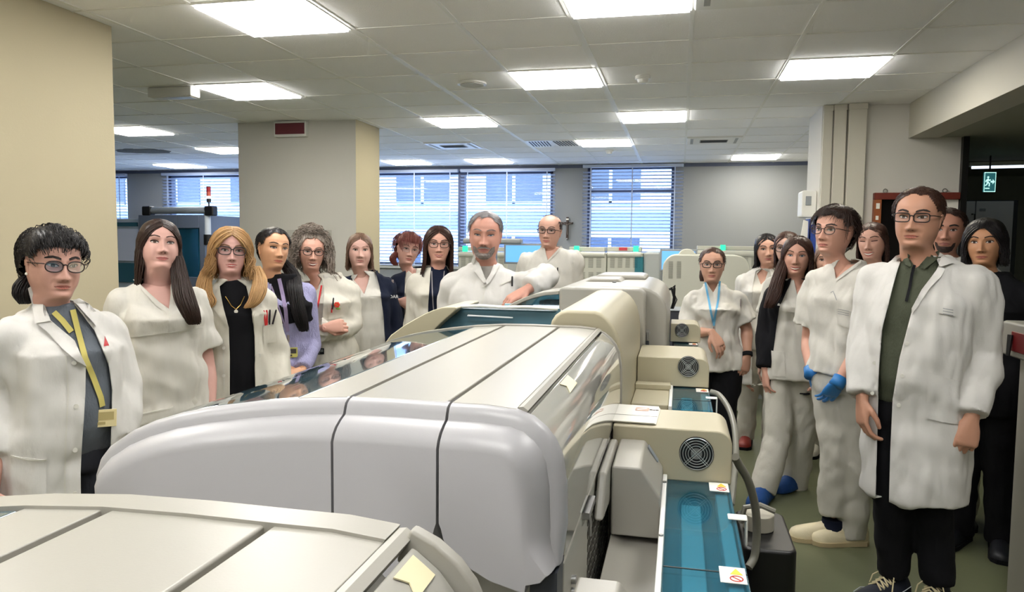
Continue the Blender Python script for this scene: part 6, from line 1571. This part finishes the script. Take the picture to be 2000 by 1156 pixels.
def P14():
    p = Person('smiling woman with very long brown hair, black cardigan and blue shoe covers', 1553, 4.7, 462, 80, hx=1560, hh=.226, yaw=-6, head=(-4, 0, 2), width=.92, skin_c=(226, 182, 168),
               armL=((1500, 650, .04), (1494, 722, -.06)), armR=((1602, 640, .04), (1600, 710, -.04)), legL=((1520, 850, -.06), (1493, 950, -.20)), legR=((1566, 850, .06), (1552, 945, .10)))
    p.body(dict(smile=.8, teeth=.030, eye='blue', open=.8, browc=(96, 70, 58), lip=(196, 100, 100)), hands=(dict(dir=(.1, -.15, -1), back=(-.9, -.4, 0)), dict(back=(1, 0, 0))))
    p.trousers(M_WHITET, (.094, .090, .080, .080, .076), amp=.006)
    for sd, dn in ((-1, (-.25, -1, 0)), (1, (-.6, -1, 0))): p.shoe(sd, M_BLUEV, 'shoe_cover', .28, .054, .095, dn, puff=.004)
    p.garment('scrub_top', M_SCRUB, .018, .45, .025, 'none', .008, p.lx((1549, 540), (1553, 560), (1558, 580), (1571, 566), (1585, 550), (1570, 535)))
    seam(p, [(1521, 606), (1556, 610), (1592, 612)]); seam(p, [(1558, 580), (1557, 610)])
    p.garment('black_cardigan', M_BLACKC, .028, .40, .0, 'long', .006, p.lx((1548, 535), (1542, 555), (1521, 601), (1514, 649), (1505, 722), (1500, 860), (1598, 860), (1590, 700), (1592, 640), (1595, 600), (1596, 560), (1584, 535), (1565, 525)))
    p.patch('pocket', M_SCRUB, [(1566, 622), (1592, 626), (1588, 664), (1568, 662)], .002, .005)
    p.patch('pocket', M_SCRUB, [(1506, 686), (1532, 688), (1534, 735), (1508, 735)], .002, .005)
    p.box_badge(1586, 618, .050, .06, M_BLACKC, 'phone'); p.pen(1588, 606, .06, mat('violet pen', s2l(70, 40, 90), .4), .1)
    p.hair(H_CHEST, 'long', 1.02, 460, wave=.03, vol=.05, width=.018, seed=17, front=64, top=.03, wfreq=1.2)
    p.tail(H_CHEST, [p.loc(1532, 505, -.03), p.loc(1520, 545, -.10), p.loc(1510, 580, -.15), p.loc(1500, 602, -.16)], .08, 90, 7, 'front_hair')
def P15():
    p = Person('young man in white scrubs and cream clogs with blue gloved hands in his pockets', 1648, 4.0, 406, 92, hx=1636, hh=.232, yaw=-30, build='m', head=(-30, 3, 2), width=.93, skin_c=(222, 168, 146), fringe_z=.95,
               armL=((1580, 664, .15), (1584, 724, -.02)), armR=((1688, 668, -.08), (1640, 742, -.19)), legL=((1636, 870, -.05), (1628, 992, -.06)), legR=((1672, 880, -.04), (1664, 1032, -.04)))
    p.body(dict(eye='brown', browc=(44, 32, 28), browt=.030, lip=(188, 112, 100)), hands=(dict(dir=(.25, .25, -1), back=(-.9, -.5, 0), side=-1, curl=(.2, .2, .2), glove=1), dict(dir=(-.45, .55, -.9), back=(.5, -1, -.2), side=-1, curl=(.2, .2, .2), glove=1)))
    p.trousers(M_WHITET, (.098, .096, .086, .080, .072), amp=.007)
    mg = mat('blue nitrile', s2l(52, 128, 200), .4)
    for (v, f, g), sd in zip(p.hands, (-1, 1)):
        S, E, W = p.joints(sd); d = (W-E)/np.linalg.norm(W-E); b = MB(); b.add(v, f); b.tube([W-d*.012, W+d*.012, W+d*.035], [.036, .034, .036], 14); b.build('glove', mg, p.root, angle=None)
    m_clog = mat('cream clog', s2l(226, 214, 180), .5, bump=.1, bscale=120)
    for sd, dn in ((-1, (-1, -.25, 0)), (1, (-1, -.5, 0))):
        o, o0, d, r_ = p.shoe(sd, m_clog, 'clog', .28, .052, .105, dn, sole=mat('clog sole', s2l(196, 178, 140), .6))
        b = MB(); b.tube([o0+np.array([0, 0, .07]), o0+np.array([0, 0, .12])], [.056, .052], 16); b.build('sock', M_NAVY, p.root)
    p.garment('scrub_top', M_SCRUB, .022, .507, .015, 'short', .011, p.lx((1628, 524), (1630, 532), (1632, 546), (1652, 530), (1682, 508), (1660, 495), (1636, 510)), sl_ease=.022)
    p.patch('neck_band', M_SCRUB, [(1682, 508), (1686, 512), (1656, 533), (1633, 550), (1631, 546), (1650, 530)], .003, .004)
    p.patch('pocket', M_SCRUB, [(1634, 602), (1664, 606), (1662, 640), (1636, 634)], .002, .004)
    for yy in (603, 608, 612): p.strap('pocket_print', mat('grey ink', s2l(140, 142, 146), .8), [(1636, yy), (1658, yy+3)], .0022, .006, .001)
    p.strap('pocket_print', mat('grey ink', s2l(140, 142, 146), .8), [(1622, 572), (1627, 569), (1634, 586)], .003, .004, .001)
    p.patch('trouser_pocket', M_WHITET, [(1616, 752), (1652, 748), (1654, 772), (1618, 768)], .003, .004)
    p.hair(H_DARK, 'short', .24, 1500, width=.011, vol=.035, seed=18, hairline=.80, top=.08, wild=.005, fringe=0, comb=.05, part=.5, frontl=.6)
    p.glasses(M_TORT, .118, .082, .492, .009, 2.5)
def P16():
    p = Person('laughing woman with closed eyes and long brown hair between the two men in white', 1704, 4.85, 435, 76, hx=1704, hh=.224, yaw=-10, head=(-14, 0, -3), width=.94, skin_c=(222, 172, 152))
    p.body(dict(smile=1.0, teeth=.040, open=.08, browc=(80, 56, 46), lip=(190, 100, 96)), hands=(dict(back=(-1, 0, 0)), dict(back=(1, 0, 0))))
    p.trousers(M_WHITET); skirt_shoes(p, M_WHITET)
    p.garment('scrub_top', M_SCRUB, .020, .46, .0, 'short', .006)
    p.hair(H_CHEST, 'long', .80, 400, wave=.02, vol=.03, width=.016, seed=19, front=74, top=.022, wfreq=1)
def P18():
    p = Person('dark-haired bearded man half hidden behind the tall man in the open lab coat', 1866, 4.45, 408, 64, hx=1856, hh=.230, yaw=-6, build='m', head=(-4, 0, 3), width=.96, skin_c=(196, 140, 118))
    p.body(dict(eye='dark', browc=(30, 24, 22), browt=.034, lip=(150, 88, 80), beardc=(60, 44, 40)), hands=(dict(back=(-1, 0, 0)), dict(back=(1, 0, 0))),
           beard=[[(-.20, .14), (-.15, .03), (-.08, -.02), (0, -.03), (.08, -.02), (.15, .03), (.20, .14), (.21, .22), (.165, .20), (.13, .13), (.08, .118), (0, .112), (-.08, .118), (-.13, .13), (-.165, .20), (-.21, .22)]])
    p.trousers(M_WHITET); skirt_shoes(p)
    p.garment('white_coat', M_COAT, .024, .30, .02, 'long', .008)
    p.hair(H_DARK, 'short', .10, 1000, width=.008, vol=.014, seed=20, hairline=.85, top=.03, wild=.003, comb=.3)
def P19():
    p = Person('woman with dark hair and fringe in black clothes in the dim doorway at the right', 1936, 4.05, 430, 92, hx=1925, hh=.222, yaw=-8, head=(-8, 2, -2), width=1.0, skin_c=(206, 150, 112), fringe_z=.62)
    p.body(dict(eye='dark', browc=(36, 26, 24), lip=(178, 100, 84)), hands=(dict(back=(-1, 0, 0)), dict(back=(1, 0, 0))))
    p.trousers(M_BLACKC); skirt_shoes(p)
    p.garment('black_sweater', M_BLACKC, .024, .42, .0, 'long', .006)
    p.hair(H_BLACK, 'long', .40, 420, wave=.02, vol=.08, width=.016, seed=21, front=58, top=.06, wfreq=1, fringe=70)
def P20():
    p = Person('person with light brown hair almost hidden behind the young man with blue gloves', 1630, 5.6, 478, 60, hx=1616, hh=.216, yaw=0, head=(0, 0, 0), width=.92, skin_c=(216, 168, 146))
    p.body(dict(smile=.3), hands=(dict(back=(-1, 0, 0)), dict(back=(1, 0, 0))))
    p.trousers(M_WHITET); skirt_shoes(p, M_WHITET)
    p.garment('scrub_top', M_SCRUB, .020, .46, .0, 'short', .006)
    p.hair(H_ASH, 'long', .50, 350, wave=.03, vol=.04, width=.016, seed=22, front=66, top=.03, wfreq=1.3)
M_RED2 = cloth('red lanyard cloth', (196, 60, 62), .1); M_PAPER2 = mat('white print', s2l(230, 230, 230), .7)
for f_ in (P1, P2, P3, P4, P5, P6, P7, P8, P9, P10, P11, P12, P13, P14, P15, P16, P17, P18, P19, P20): f_()
